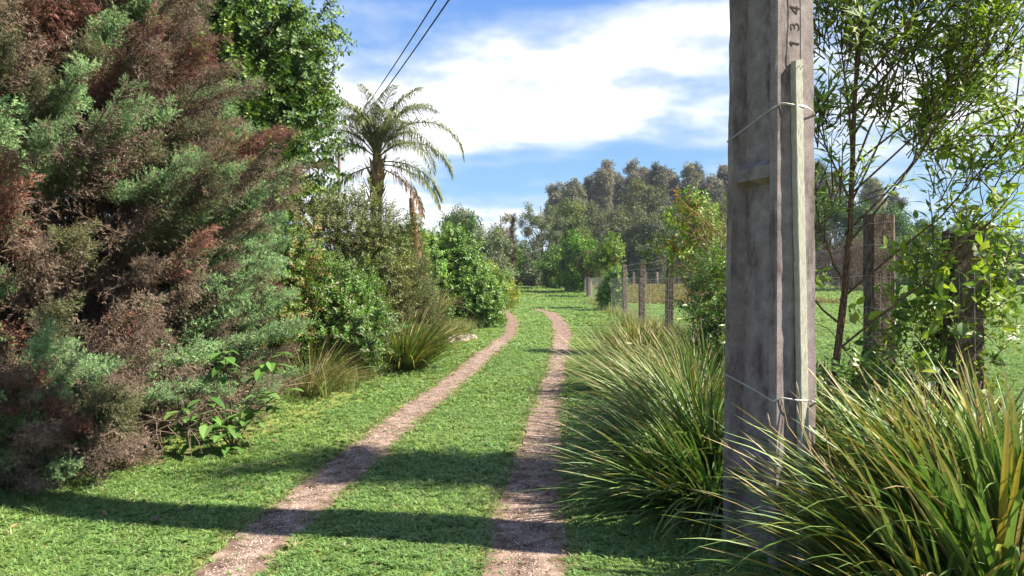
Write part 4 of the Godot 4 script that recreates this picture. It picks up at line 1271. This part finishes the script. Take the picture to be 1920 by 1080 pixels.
# ------------------------------------------------------------------ slim willow-leaved tree and the vine on the fence
func build_right_tree() -> void:
	rng.seed = 101
	var o := thing("willow_leaved_tree", "slim young tree with narrow bright leaves behind the pole", "tree", at(2.14, 4.7))
	var tr := [V(0, 0, 0), V(0.04, 0.7, 0), V(0.10, 1.2, 0), V(0.15, 1.8, 0), V(0.17, 2.5, 0), V(0.2, 3.3, 0), V(0.28, 4.2, 0)]
	trunk_of(o, tr, [0.03, 0.027, 0.024, 0.02, 0.015, 0.01, 0.004], Color(0.5, 0.42, 0.38), 8)
	var tips := []
	var lg := Geo.new()
	# limbs: start height on the trunk, end point
	for b in [[1.3, V(1.25, 2.5, 0.2)], [0.95, V(1.1, 1.95, 0.1)], [1.65, V(0.85, 2.9, 0.3)], [1.9, V(0.65, 3.1, -0.2)], [1.45, V(-0.25, 1.85, 0.25)], [1.15, V(-0.28, 1.6, -0.25)], [2.1, V(0.5, 3.5, 0.3)], [2.3, V(-0.1, 3.2, 0.2)], [1.75, V(1.05, 2.75, -0.3)], [2.5, V(0.3, 3.8, -0.2)], [2.0, V(1.2, 3.1, -0.1)], [2.4, V(0.75, 3.8, 0.1)], [2.2, V(1.35, 3.4, 0.2)], [2.7, V(1.0, 4.0, 0.2)], [2.0, V(-0.12, 2.7, -0.2)], [2.9, V(0.6, 4.3, 0.0)], [2.8, V(0.1, 4.2, 0.2)], [3.0, V(0.9, 4.5, -0.2)], [2.6, V(1.3, 3.9, 0.0)]]:
		var h: float = b[0]
		var s := V(0.04 + 0.13 * clampf((h - 0.7) / 1.8, 0, 1) + 0.03 * maxf(0, h - 2.5), h, 0)
		var e: Vector3 = b[1]
		var mid := s.lerp(e, 0.5) + V(0.04, -0.04, 0)
		lg.tube([s, s.lerp(mid, 0.5) + ball() * 0.02, mid, mid.lerp(e, 0.5) + ball() * 0.03, e], [0.0085, 0.007, 0.006, 0.0045, 0.002], 5, Color(0.5, 0.42, 0.38), false)
		for k in 12:
			var t := rnd(0.45, 1.0)
			var p := s.lerp(mid, t * 2.0) if t < 0.5 else mid.lerp(e, t * 2.0 - 1.0)
			var q := p + ((e - s).normalized() * 0.7 + ball() * 0.8 + Vector3.UP * 0.25).normalized() * rnd(0.15, 0.45)
			lg.tube([p, p.lerp(q, 0.5) + ball() * 0.02, q], [0.0035, 0.0026, 0.0015], 3, Color(0.5, 0.36, 0.3), false)
			tips.append([p, q])
	obj("limb", lg.mesh(M.bark), o)
	var xf := [[], [], []]
	var cl := [PackedColorArray(), PackedColorArray(), PackedColorArray()]
	for t in tips:
		var dens := 4 if t[1].y > 2.5 else 3 if t[1].y > 2.0 else 1
		for k in dens:
			var p: Vector3 = (t[0] as Vector3).lerp(t[1], rnd(0.3, 1.0)) + ball() * 0.06
			var dir: Vector3 = ((t[1] - t[0]).normalized() + ball() * 0.6 + V(0.15, 0.3, 0)).normalized()
			var v := rng.randi() % 3
			xf[v].append(aim(dir, rnd(0, TAU), rnd(0.75, 1.15), p))
			var hi := smoothstep(1.8, 3.4, p.y) * rng.randf()
			var s := rnd(0.75, 1.25)
			cl[v].push_back(Color(1, 1, 1.1).lerp(Color(1.3, 1.25, 0.8), rng.randf() * 0.8) * s)
	for v in 3: scatter("crown", S.willow[v], xf[v], cl[v], o)

	rng.seed = 107
	var vine := thing("climbing_vine", "climbing vine with lime-green leaves smothering the fence corner", "vine", at(3.0, 4.9))
	var kinds := []
	var colors := [Color(0.30, 0.40, 0.035), Color(0.22, 0.32, 0.035), Color(0.11, 0.19, 0.04), Color(0.08, 0.15, 0.035), Color(0.16, 0.25, 0.05), Color(0.36, 0.40, 0.28), Color(0.36, 0.42, 0.06)]
	for c in colors:
		for k in 2:
			var g := Geo.new()
			g.big_leaf(Vector3.ZERO, Vector3.UP, Vector3(0, 0, 1), 0.085, 0.05, c, 0.25, 0.25)
			kinds.append(g.mesh(M.broad))
	var lobes := [[V(0.1, 1.6, 0.2), V(0.42, 0.26, 0.3), 105], [V(-0.12, 1.2, 0.2), V(0.26, 0.35, 0.28), 60], [V(-0.4, 0.8, 0.15), V(0.4, 0.25, 0.25), 60], [V(0.15, 1.1, 0.3), V(0.25, 0.4, 0.15), 30], [V(0.25, 1.85, 0.1), V(0.3, 0.25, 0.2), 26]]
	for l in lobes:
		var stems := []
		for k in 9:
			var g := Geo.new()
			var p: Vector3 = l[0] + ball() * l[1] * 0.5
			var pts := [p]
			var dir := (ball() + V(0.1, 0.5, 0.1)).normalized()
			for i in 7:
				dir = (dir + ball() * 0.45 + Vector3.UP * 0.05).normalized()
				p = p + dir * 0.09
				pts.append(p)
			stems.append(pts)
			g.tube(pts, [0.004, 0.004, 0.0035, 0.003, 0.003, 0.0025, 0.002, 0.001], 4, Color(0.16, 0.13, 0.07), false)
			obj("stem", g.mesh(M.plain), vine)
		for k in int(l[2]):
			var st: Array = stems[rng.randi() % stems.size()]
			var p: Vector3 = st[rng.randi() % st.size()] + ball() * 0.05
			var dir := (ball() + V(0, -0.15, 0.15)).normalized()
			var ci := rng.randi() % 7
			if p.y < 1.1 and ci < 2: ci = 2 + rng.randi() % 4
			var q := obj("leaf", kinds[ci * 2 + rng.randi() % 2], vine)
			q.transform = aim(dir, rnd(0, TAU), rnd(0.75, 1.35), p)
	crown_of(vine, {"lobes": [[V(0.15, 1.62, 0.15), V(0.45, 0.24, 0.3)], [V(-0.1, 1.15, 0.1), V(0.25, 0.4, 0.3)], [V(0.35, 1.4, 0.2), V(0.2, 0.3, 0.2)], [V(-0.25, 0.75, 0.25), V(0.35, 0.25, 0.2)]], "clumps": 46, "each": 5, "size": 0.16, "sprigs": S.lime, "scale": [0.55, 0.85], "tints": [Color(1.1, 1.1, 1), Color(0.6, 0.7, 0.8), Color(0.85, 0.95, 0.9)], "fork": [V(0, 0.3, 0), V(0, 1.0, 0)], "limb": 0.005})
	# low leafy weeds under the vine
	shrub("leafy_weed", "low leafy green weed between the pole and the corner post", at(2.42, 4.7), {"lobes": [[V(0, 0.6, 0), V(0.3, 0.3, 0.25)]], "clumps": 16, "each": 6, "size": 0.14, "sprigs": S.camellia + S.small, "scale": [0.6, 0.9], "tints": [Color(1.3, 1.2, 1.1), Color(1.8, 1.6, 1.8), Color(1, 1, 1)], "fork": [V(0, 0.05, 0)], "limb": 0.005}, "plant")

# ------------------------------------------------------------------ far trees
func far_tree(called: String, label: String, x: float, d: float, h: float, w: float, kinds: Array, tints: Array, group: String, opt := {}) -> void:
	var o := thing(called, label, "tree", at(x, d), 0.0, group)
	var low: float = opt.get("low", 0.12)
	trunk_of(o, [Vector3.ZERO, V(0.02 * h, h * 0.35, 0), V(0, h * 0.9, 0)], [h * 0.02, h * 0.015, h * 0.005], opt.get("bark", Color(0.75, 0.68, 0.62)), 6)
	var lobes := []
	var n: int = opt.get("lobes", 5)
	for i in n:
		var t := (i + 0.5) / n
		var y := h * lerpf(low + 0.12, 0.86, t)
		var shape: float = opt.get("taper", 0.45)
		var rw := w * 0.5 * (1.0 - shape * t) * rnd(0.75, 1.1)
		lobes.append([V(rnd(-0.3, 0.3) * w * 0.5, y, rnd(-0.3, 0.3) * w * 0.5), V(rw, h * (0.95 - low) / n * 0.85, rw)])
	var s: float = opt.get("scale", 1.0)
	crown_of(o, {"lobes": lobes, "clumps": opt.get("clumps", 90), "each": opt.get("each", 5), "size": opt.get("size", 0.7) * s, "sprigs": kinds, "scale": [0.7 * s, 1.25 * s], "tints": tints, "fork": [V(0, h * 0.25, 0), V(0, h * 0.45, 0), V(0, h * 0.65, 0)], "limb": h * 0.006, "bark": opt.get("bark", Color(0.7, 0.62, 0.56)), "shell": opt.get("shell", 0.35), "limb_every": opt.get("limb_every", 2), "floor": opt.get("floor", 0.3), "vary": 0.18})

func build_far() -> void:
	rng.seed = 121
	var gl := "trees at the end of the lawn"
	var w1 := [Color(1, 1, 1), Color(1.2, 1.1, 1.0), Color(0.85, 0.9, 0.9)]
	far_tree("round_tree", "round grey-green tree behind the glossy bushes", -4.2, 58, 7.0, 4.6, S.puff_grey + S.puff_green, [Color(1, 1.05, 0.9), Color(1.2, 1.2, 1), Color(0.8, 0.9, 0.8)], gl, {"clumps": 150, "low": 0.05, "taper": 0.3})
	far_tree("autumn_tree", "narrow tree with reddish sparse top behind the first cypress", -1.1, 66, 7.6, 3.0, S.puff_olive, [Color(1.6, 0.9, 0.9), Color(1.1, 1.1, 0.9), Color(1.9, 1.0, 0.9)], gl, {"clumps": 60, "each": 4, "taper": 0.6, "scale": 0.8})
	far_tree("sparse_tree", "open grey tree with visible spreading limbs against the sky", 2.9, 70, 9.0, 5.4, S.puff_grey, [Color(1.1, 1.1, 1.1), Color(1.3, 1.3, 1.2)], gl, {"clumps": 62, "each": 4, "low": 0.35, "taper": 0.0, "scale": 0.8, "limb_every": 1, "bark": Color(1.0, 0.95, 0.9), "shell": 0.5, "size": 0.6})
	far_tree("olive_tree", "olive-yellow crowned tree left of the tall wood", 6.1, 78, 10.6, 5.0, S.puff_olive, [Color(1.1, 1.2, 0.9), Color(1.3, 1.3, 1.0), Color(0.9, 1, 0.9)], gl, {"clumps": 110, "low": 0.3, "taper": 0.2})
	far_tree("bright_round_tree", "bright green rounded tree beside the second cypress", 5.35, 54, 4.7, 3.0, S.puff_bright, [Color(1.05, 1.1, 1), Color(0.85, 0.95, 0.9), Color(1.25, 1.2, 1)], gl, {"clumps": 130, "low": 0.02, "taper": 0.25, "scale": 0.8})
	far_tree("low_green_tree", "low yellow-green tree between the two cypresses", 3.6, 60, 3.6, 3.2, S.puff_bright, [Color(1.0, 1.0, 1), Color(1.3, 1.15, 1), Color(0.8, 0.85, 0.8)], gl, {"clumps": 80, "low": 0.02, "scale": 0.8})
	far_tree("silver_tree", "pale silvery tree left of the first cypress", -1.9, 56, 5.2, 3.8, S.puff_grey, [Color(1.5, 1.55, 1.4), Color(1.3, 1.35, 1.2)], gl, {"clumps": 110, "low": 0.1, "taper": 0.3, "scale": 0.85})
	far_tree("dark_tree", "dark green bushy tree behind the silvery one's skirt", -1.2, 59, 3.6, 3.4, S.puff_green, w1, gl, {"clumps": 90, "low": 0.0, "taper": 0.2})
	far_tree("grey_bush", "greyish bush at the lawn's end below the sparse tree", 1.6, 68, 3.6, 3.6, S.puff_grey, [Color(1.1, 1.1, 1.0), Color(0.8, 0.85, 0.8)], gl, {"clumps": 80, "low": 0.0, "taper": 0.2})
	far_tree("grey_bush", "dark grey-green bush right below the sparse tree", 4.2, 70, 3.4, 4.0, S.puff_green, [Color(0.8, 0.8, 0.8), Color(0.65, 0.7, 0.7)], gl, {"clumps": 80, "low": 0.0, "taper": 0.2})
	far_tree("grey_bush", "low dull bush behind the second cypress", 6.9, 66, 2.8, 4.4, S.puff_grey, [Color(1.0, 0.95, 0.9), Color(0.8, 0.85, 0.8)], gl, {"clumps": 80, "low": 0.0, "taper": 0.2})
	far_tree("dark_tree", "dark understorey tree filling the gap behind the first cypress", 0.6, 76, 5.0, 5.0, S.puff_green, [Color(0.75, 0.75, 0.75), Color(0.95, 0.9, 0.8)], gl, {"clumps": 100, "low": 0.0, "taper": 0.2})
	far_tree("hidden_tree", "small dark tree seen between palm and round tree", -8.2, 62, 4.4, 4.6, S.puff_green, w1, gl, {"clumps": 80, "low": 0.0})
	# two slender cypresses
	for k in [[0.09, 57.0, 6.4, 0.42, "slender dark brownish cypress, left of the two", Color(0.75, 0.6, 0.55)], [4.22, 54.5, 5.0, 0.5, "slender dark green cypress on a pale thin stem", Color(0.7, 0.8, 0.65)]]:
		var o := thing("cypress", k[4], "tree", at(k[0], k[1]), 0.0, "slender cypresses")
		trunk_of(o, [Vector3.ZERO, V(0, k[2] * 0.3, 0), V(0, k[2] * 0.9, 0)], [0.07, 0.06, 0.02], Color(1.1, 1.0, 0.9), 6)
		crown_of(o, {"lobes": [[V(0, k[2] * 0.45, 0), V(k[3] * 0.5, k[2] * 0.22, k[3] * 0.5)], [V(0, k[2] * 0.72, 0), V(k[3] * 0.42, k[2] * 0.27, k[3] * 0.42)]], "clumps": 90, "each": 12, "size": 0.13, "sprigs": S.olive, "scale": [0.8, 1.2], "tints": [k[5]], "rise": 1.6, "limb": 0.01, "fork": [V(0, k[2] * 0.3, 0), V(0, k[2] * 0.6, 0)]})
	# the tall wood
	var ge := "tall eucalypts of the wood"
	var e := [[8.6, 132, 19.6, 5.0], [11.6, 128, 19.8, 5.4], [14.6, 134, 20.6, 4.4], [17.6, 130, 23.4, 5.2], [20.0, 136, 22.6, 4.4], [22.8, 131, 23.8, 4.6], [25.8, 135, 24.2, 5.4], [27.6, 130, 22.0, 4.8], [30.6, 134, 24.0, 5.0], [33.4, 131, 23.4, 5.0], [35.6, 136, 24.4, 4.8], [38.4, 132, 22.8, 5.0], [42.0, 134, 24.0, 5.4], [47.0, 131, 23.0, 5.8], [52.0, 134, 23.5, 5.6], [57.0, 132, 24.0, 6.0], [62.0, 134, 22.5, 6.4], [67.5, 131, 20.5, 6.6], [73.0, 134, 18.0, 7.0]]
	var order := ["leftmost", "second", "third", "fourth", "fifth", "sixth", "seventh", "eighth", "ninth", "tenth", "eleventh", "twelfth", "thirteenth", "fourteenth", "fifteenth", "sixteenth", "seventeenth", "eighteenth", "last"]
	for i in e.size():
		var q: Array = e[i]
		var tone: Array = [[Color(1.0, 0.95, 0.95), Color(1.3, 1.15, 1.1)], [Color(1.2, 1.15, 0.9), Color(1.0, 1.0, 0.85)], [Color(0.65, 0.7, 0.75), Color(0.8, 0.8, 0.85)]][[0, 1, 2, 0, 0, 0, 0, 2][i % 8]]
		far_tree("eucalypt", "%s tall grey eucalypt counted from the wood's left edge" % order[i], q[0], q[1], q[2] + rnd(2.6, 4.4), q[3] * 0.74, S.puff_euca, tone, ge, {"clumps": 85, "each": 5, "low": 0.42, "taper": 0.25, "lobes": 5, "size": 0.75, "scale": 0.85, "bark": Color(1.2, 1.12, 1.05), "limb_every": 3, "shell": 0.3})
	var ga := "rounded trees before the tall wood"
	var a := [[10.2, 90, 13.0, 6.0, "grey-green rounded tree at the wood's left foot"], [13.6, 86, 11.4, 5.6, "dull rounded tree in front of the leftmost eucalypts"], [18.4, 97, 17.6, 8.6, "largest rounded olive-grey tree before the tall wood"], [19.4, 84, 10.5, 6.0, "brownish rounded tree below the largest one"], [23.2, 88, 12.6, 7.0, "dull brown-grey tree behind the sapling"], [27.4, 90, 13.2, 7.0, "grey-brown tree right behind the sapling's top"], [31.5, 92, 13.4, 7.5, "dull rounded tree mostly hidden by the pole"], [15.6, 80, 8.6, 5.0, "low olive tree over the far fence"], [36.5, 86, 13.0, 8.0, "green rounded tree seen just right of the pole"], [42.0, 84, 12.0, 7.5, "bright green tree behind the slim trunk"], [47.5, 86, 10.6, 7.5, "dark green tree above the square-topped post"], [53.5, 88, 9.4, 8.0, "lower dark tree behind the lime vine"], [60.5, 90, 8.6, 8.0, "dark tree between vine and picture edge"], [67.0, 92, 7.6, 8.0, "last dark tree at the right edge of the meadow"]]
	for i in a.size():
		var q: Array = a[i]
		var dull: bool = i < 8
		far_tree("rounded_tree", q[4], q[0], q[1], q[2], q[3], S.puff_olive + S.puff_grey if dull else S.puff_green, [Color(0.95, 0.92, 0.95), Color(1.15, 1.1, 1.05), Color(0.8, 0.8, 0.85)] if dull else [Color(1.1, 1.1, 1), Color(0.8, 0.85, 0.9), Color(1.3, 1.2, 1)], ga, {"clumps": 170, "each": 6, "low": 0.0, "taper": 0.35, "lobes": 6, "size": 0.95, "scale": 1.25, "limb_every": 4})
	# thorny brown thicket at the meadow's edge
	shrub("bare_thicket", "tangled bare brown thicket behind the slim tree trunk", at(28.0, 57.0), {"lobes": [[V(-0.5, 1.5, 0), V(2.8, 1.5, 1.6)], [V(2.0, 2.4, 0), V(1.6, 1.7, 1.2)], [V(-1.2, 2.6, 0), V(1.0, 1.2, 0.9)]], "clumps": 100, "each": 8, "size": 0.6, "sprigs": S.twig, "scale": [1.2, 2.2], "tints": [Color(1, 1, 1), Color(1.3, 1.2, 1.2), Color(0.8, 0.75, 0.75)], "fork": [V(0, 0.1, 0), V(2, 0.1, 0)], "limb": 0.03})
	# tall meadow grass by the far fence
	var mg := []
	var mc := PackedColorArray()
	for i in 3500:
		var d := rnd(38, 70)
		var x := rnd(fence_x(d) + 1.0, fence_x(d) + 14.0)
		mg.append(Transform3D(Basis(Vector3.UP, rnd(0, TAU)) * Basis.from_scale(V(5, 9, 5) * rnd(0.7, 1.2)), at(x, d)))
		mc.push_back(Color(1.4, 1.05, 1.3) * rnd(0.8, 1.1))
	tag(scatter("meadow_grass", lawn_tuft(9, 0.05, 0.006, [Color(0.13, 0.17, 0.05), Color(0.16, 0.17, 0.06)]), mg, mc), "longer yellowish meadow grass beyond the fence", "grass", "", "stuff")

func build_litter() -> void:
	rng.seed = 131
	var spots := [[-2.1, 4.05, "curled brown dead leaf lying in the pole's shadow edge"], [-2.42, 4.12, "small grey-brown dead leaf left of the curled one"], [-1.85, 5.6, "reddish dead leaf on the grass below the conifer"], [-2.05, 6.0, "tiny brown leaf near the broad-leaved plant"], [-1.75, 6.9, "pale dead leaf on the grass near the left track"], [-1.0, 3.55, "brown leaf on the middle strip at the near end"], [-2.45, 5.1, "dark dead leaf beside the conifer's shade"], [-2.8, 3.85, "brown scrap of leaf in the near left grass"]]
	for s in spots:
		var g := Geo.new()
		g.big_leaf(Vector3.ZERO, V(1, 0.12, 0).normalized(), Vector3.UP, rnd(0.035, 0.055), rnd(0.02, 0.03), pick([Color(0.19, 0.11, 0.075), Color(0.27, 0.17, 0.11), Color(0.14, 0.09, 0.08)]), rnd(-0.6, -0.2), rnd(0.3, 0.7))
		var q := obj("fallen_leaf", g.mesh(M.dry), self)
		q.position = at(s[0], s[1], 0.032)
		q.rotation = V(rnd(-0.2, 0.2), rnd(0, TAU), rnd(-0.2, 0.2))
		tag(q, s[2], "leaf", "dead leaves on the lawn")
	for s in [[-1.3, 4.95, "thin dark twig curling on the left track"], [-1.1, 5.3, "long straw-coloured twig lying across the left track"], [-1.95, 5.2, "pale dry stem lying in the left verge"]]:
		var g := Geo.new()
		var pts := [V(-0.22, 0.0, 0.08), V(-0.08, 0.012, -0.03), V(0.06, 0.01, -0.02), V(0.24, 0.004, -0.09)]
		g.tube(pts, [0.003, 0.0028, 0.0024, 0.0016], 5, Color(0.3, 0.24, 0.15) if s[1] > 5.0 else Color(0.1, 0.08, 0.06))
		var q := obj("fallen_twig", g.mesh(M.dry), self)
		q.position = at(s[0], s[1], 0.02 if s[1] != 5.2 else 0.04)
		q.rotation.y = rnd(0, TAU) if s[1] < 5.0 else 0.5
		tag(q, s[2], "twig", "twigs on the ground")

func build_ground_cover() -> void:
	rng.seed = 141
	# bits of dry leaf and twig on the tracks and under the conifer
	var bit := Geo.new()
	bit.leaf(V(-0.5, 0, 0), V(1, 0, 0), Vector3.UP, 1.0, 0.3, WHITE, 0.5, -0.1)
	var xf := []
	var cl := PackedColorArray()
	for i in 5200:
		var d := 3.0 + 11.0 * pow(rng.randf(), 1.4)
		var x := 0.0
		if i % 5 < 2:
			x = track_at(RIGHT_TRACK, d).x + rng.randfn(0, 0.2)
		elif i % 5 == 2:
			x = track_at(LEFT_TRACK, d).x + rng.randfn(0, 0.2)
		elif i % 5 == 3:
			d = rnd(4.2, 8.5)
			x = -2.9 + (d - 4.5) * 0.22 + rng.randfn(0, 0.3)
		else:
			x = rnd(-3.0, 1.4)
		var s := rnd(0.008, 0.03)
		xf.append(Transform3D(Basis(Vector3.UP, rnd(0, TAU)) * Basis(Vector3.RIGHT, rnd(-0.5, 0.5)) * Basis.from_scale(V(s, s, s * rnd(0.3, 1.2))), at(x, d, 0.013 if off_track(x, d) < 0.0 else rnd(0.015, 0.035))))
		cl.push_back(pick([Color(0.12, 0.075, 0.055), Color(0.2, 0.13, 0.085), Color(0.08, 0.055, 0.045), Color(0.28, 0.21, 0.13)], 0.2))
	tag(scatter("leaf_litter", bit.mesh(M.dry), xf, cl), "scattered bits of dry leaf and twig on the tracks and verges", "litter", "", "stuff")
	# small rosette weeds and clover in the lawn
	var w := Geo.new()
	for k in 9:
		var a := k * 2.4
		w.leaf(Vector3.ZERO, V(cos(a), rnd(0.15, 0.7), sin(a)).normalized(), Vector3.UP, rnd(0.025, 0.045), rnd(0.014, 0.02), pick([Color(0.10, 0.185, 0.05), Color(0.13, 0.22, 0.06), Color(0.085, 0.16, 0.045)]))
	xf = []
	cl = PackedColorArray()
	for i in 5200:
		var d := 3.0 + 14.0 * pow(rng.randf(), 1.5)
		var x := rnd(-2.6, 1.1)
		if noise.get_noise_2d(x * 60.0 + 700.0, d * 60.0) < 0.08: continue
		if off_track(x, d) < 0.03: continue
		xf.append(Transform3D(Basis(Vector3.UP, rnd(0, TAU)) * Basis.from_scale(Vector3.ONE * rnd(0.6, 1.4)), at(x, d, 0.012)))
		var q := rnd(0.8, 1.2)
		cl.push_back(Color(q, q, q))
	tag(scatter("lawn_weeds", w.mesh(M.grass), xf, cl), "patches of small broad-leaved weeds in the lawn", "weeds", "", "stuff")
	# longer uncut grass along the fence, the pole and the foot of the shrubs
	var long := []
	for k in 3:
		var g := Geo.new()
		for i in 14:
			var a := rnd(0, TAU)
			var b := Geo.new()
			b.strap(rnd(0.16, 0.34), 0.006, rnd(0.05, 0.5), rnd(0.3, 1.3), 4, pick([Color(0.16, 0.235, 0.06), Color(0.21, 0.26, 0.08), Color(0.12, 0.19, 0.05), Color(0.29, 0.25, 0.13)]), Color(0.27, 0.25, 0.11))
			for j in range(0, b.v.size(), 3):
				g.tri(b.v[j].rotated(Vector3.UP, a), b.v[j + 1].rotated(Vector3.UP, a), b.v[j + 2].rotated(Vector3.UP, a), b.c[j])
		long.append(g.mesh(M.grass))
	var lx := [[], [], []]
	var lc := [PackedColorArray(), PackedColorArray(), PackedColorArray()]
	for i in 2600:
		var d := 0.0
		var x := 0.0
		if i % 3 < 2:
			d = 3.0 + 40.0 * pow(rng.randf(), 1.5)
			x = fence_x(d) + rng.randfn(-0.05, 0.3)
		else:
			d = 8.0 + 14.0 * rng.randf()
			x = lerpf(-2.15, -1.1, (d - 8.0) / 12.0) + rng.randfn(-0.2, 0.2)
			if off_track(x, d) < 0.25: continue
		var k := i % 3
		lx[k].append(Transform3D(Basis(Vector3.UP, rnd(0, TAU)) * Basis.from_scale(Vector3.ONE * rnd(0.6, 1.5)), at(x, d)))
		var q := rnd(0.8, 1.15)
		lc[k].push_back(Color(q, q, q))
	var o := thing("verge_grass", "longer uncut grass along the fence line and shrub feet", "grass")
	o.set_meta("kind", "stuff")
	for k in 3: scatter("tuft", long[k], lx[k], lc[k], o)

# ------------------------------------------------------------------ scene
func _ready() -> void:
	rng.seed = 5
	noise.seed = 3
	noise.frequency = 0.02
	noise.fractal_octaves = 3
	var cam := Camera3D.new()
	cam.name = "camera"
	cam.fov = 45.11
	cam.near = 0.05
	cam.far = 1500.0
	add_child(cam)
	cam.position = Vector3(0, 1.45, 0)
	cam.rotation_degrees = Vector3(-0.79, 0, 0)
	cam.current = true
	var env := Environment.new()
	env.background_mode = Environment.BG_SKY
	env.sky = Sky.new()
	env.sky.sky_material = build_sky()
	env.tonemap_mode = Environment.TONE_MAPPER_LINEAR
	env.tonemap_exposure = 3.5
	env.fog_enabled = true
	env.fog_density = 0.0003
	env.fog_light_color = Color(0.86, 0.91, 1.0)
	env.sdfgi_enabled = true
	env.ssao_enabled = true
	env.ssil_enabled = true
	var we := WorldEnvironment.new()
	we.name = "world"
	we.environment = env
	add_child(we)
	var sun := DirectionalLight3D.new()
	sun.name = "sun"
	sun.light_energy = 1.6
	sun.light_angular_distance = 0.8
	sun.light_color = Color(1.0, 0.96, 0.88)
	sun.shadow_enabled = true
	add_child(sun)
	sun.look_at_from_position(Vector3(0.698, 0.707, 0.112) * 50.0, Vector3.ZERO)
	make_materials()
	make_sprigs()
	make_straps()
	print("materials ", Time.get_ticks_msec())
	build_ground()
	build_fence()
	build_pole()
	print("pole ", Time.get_ticks_msec())
	build_far()
	print("far ", Time.get_ticks_msec())
	build_palm()
	build_conifer()
	print("conifer ", Time.get_ticks_msec())
	build_left_shrubs()
	build_right_bank()
	build_right_tree()
	print("right ", Time.get_ticks_msec())
	build_litter()
	build_ground_cover()
	build_lawn()
	print("lawn ", Time.get_ticks_msec())
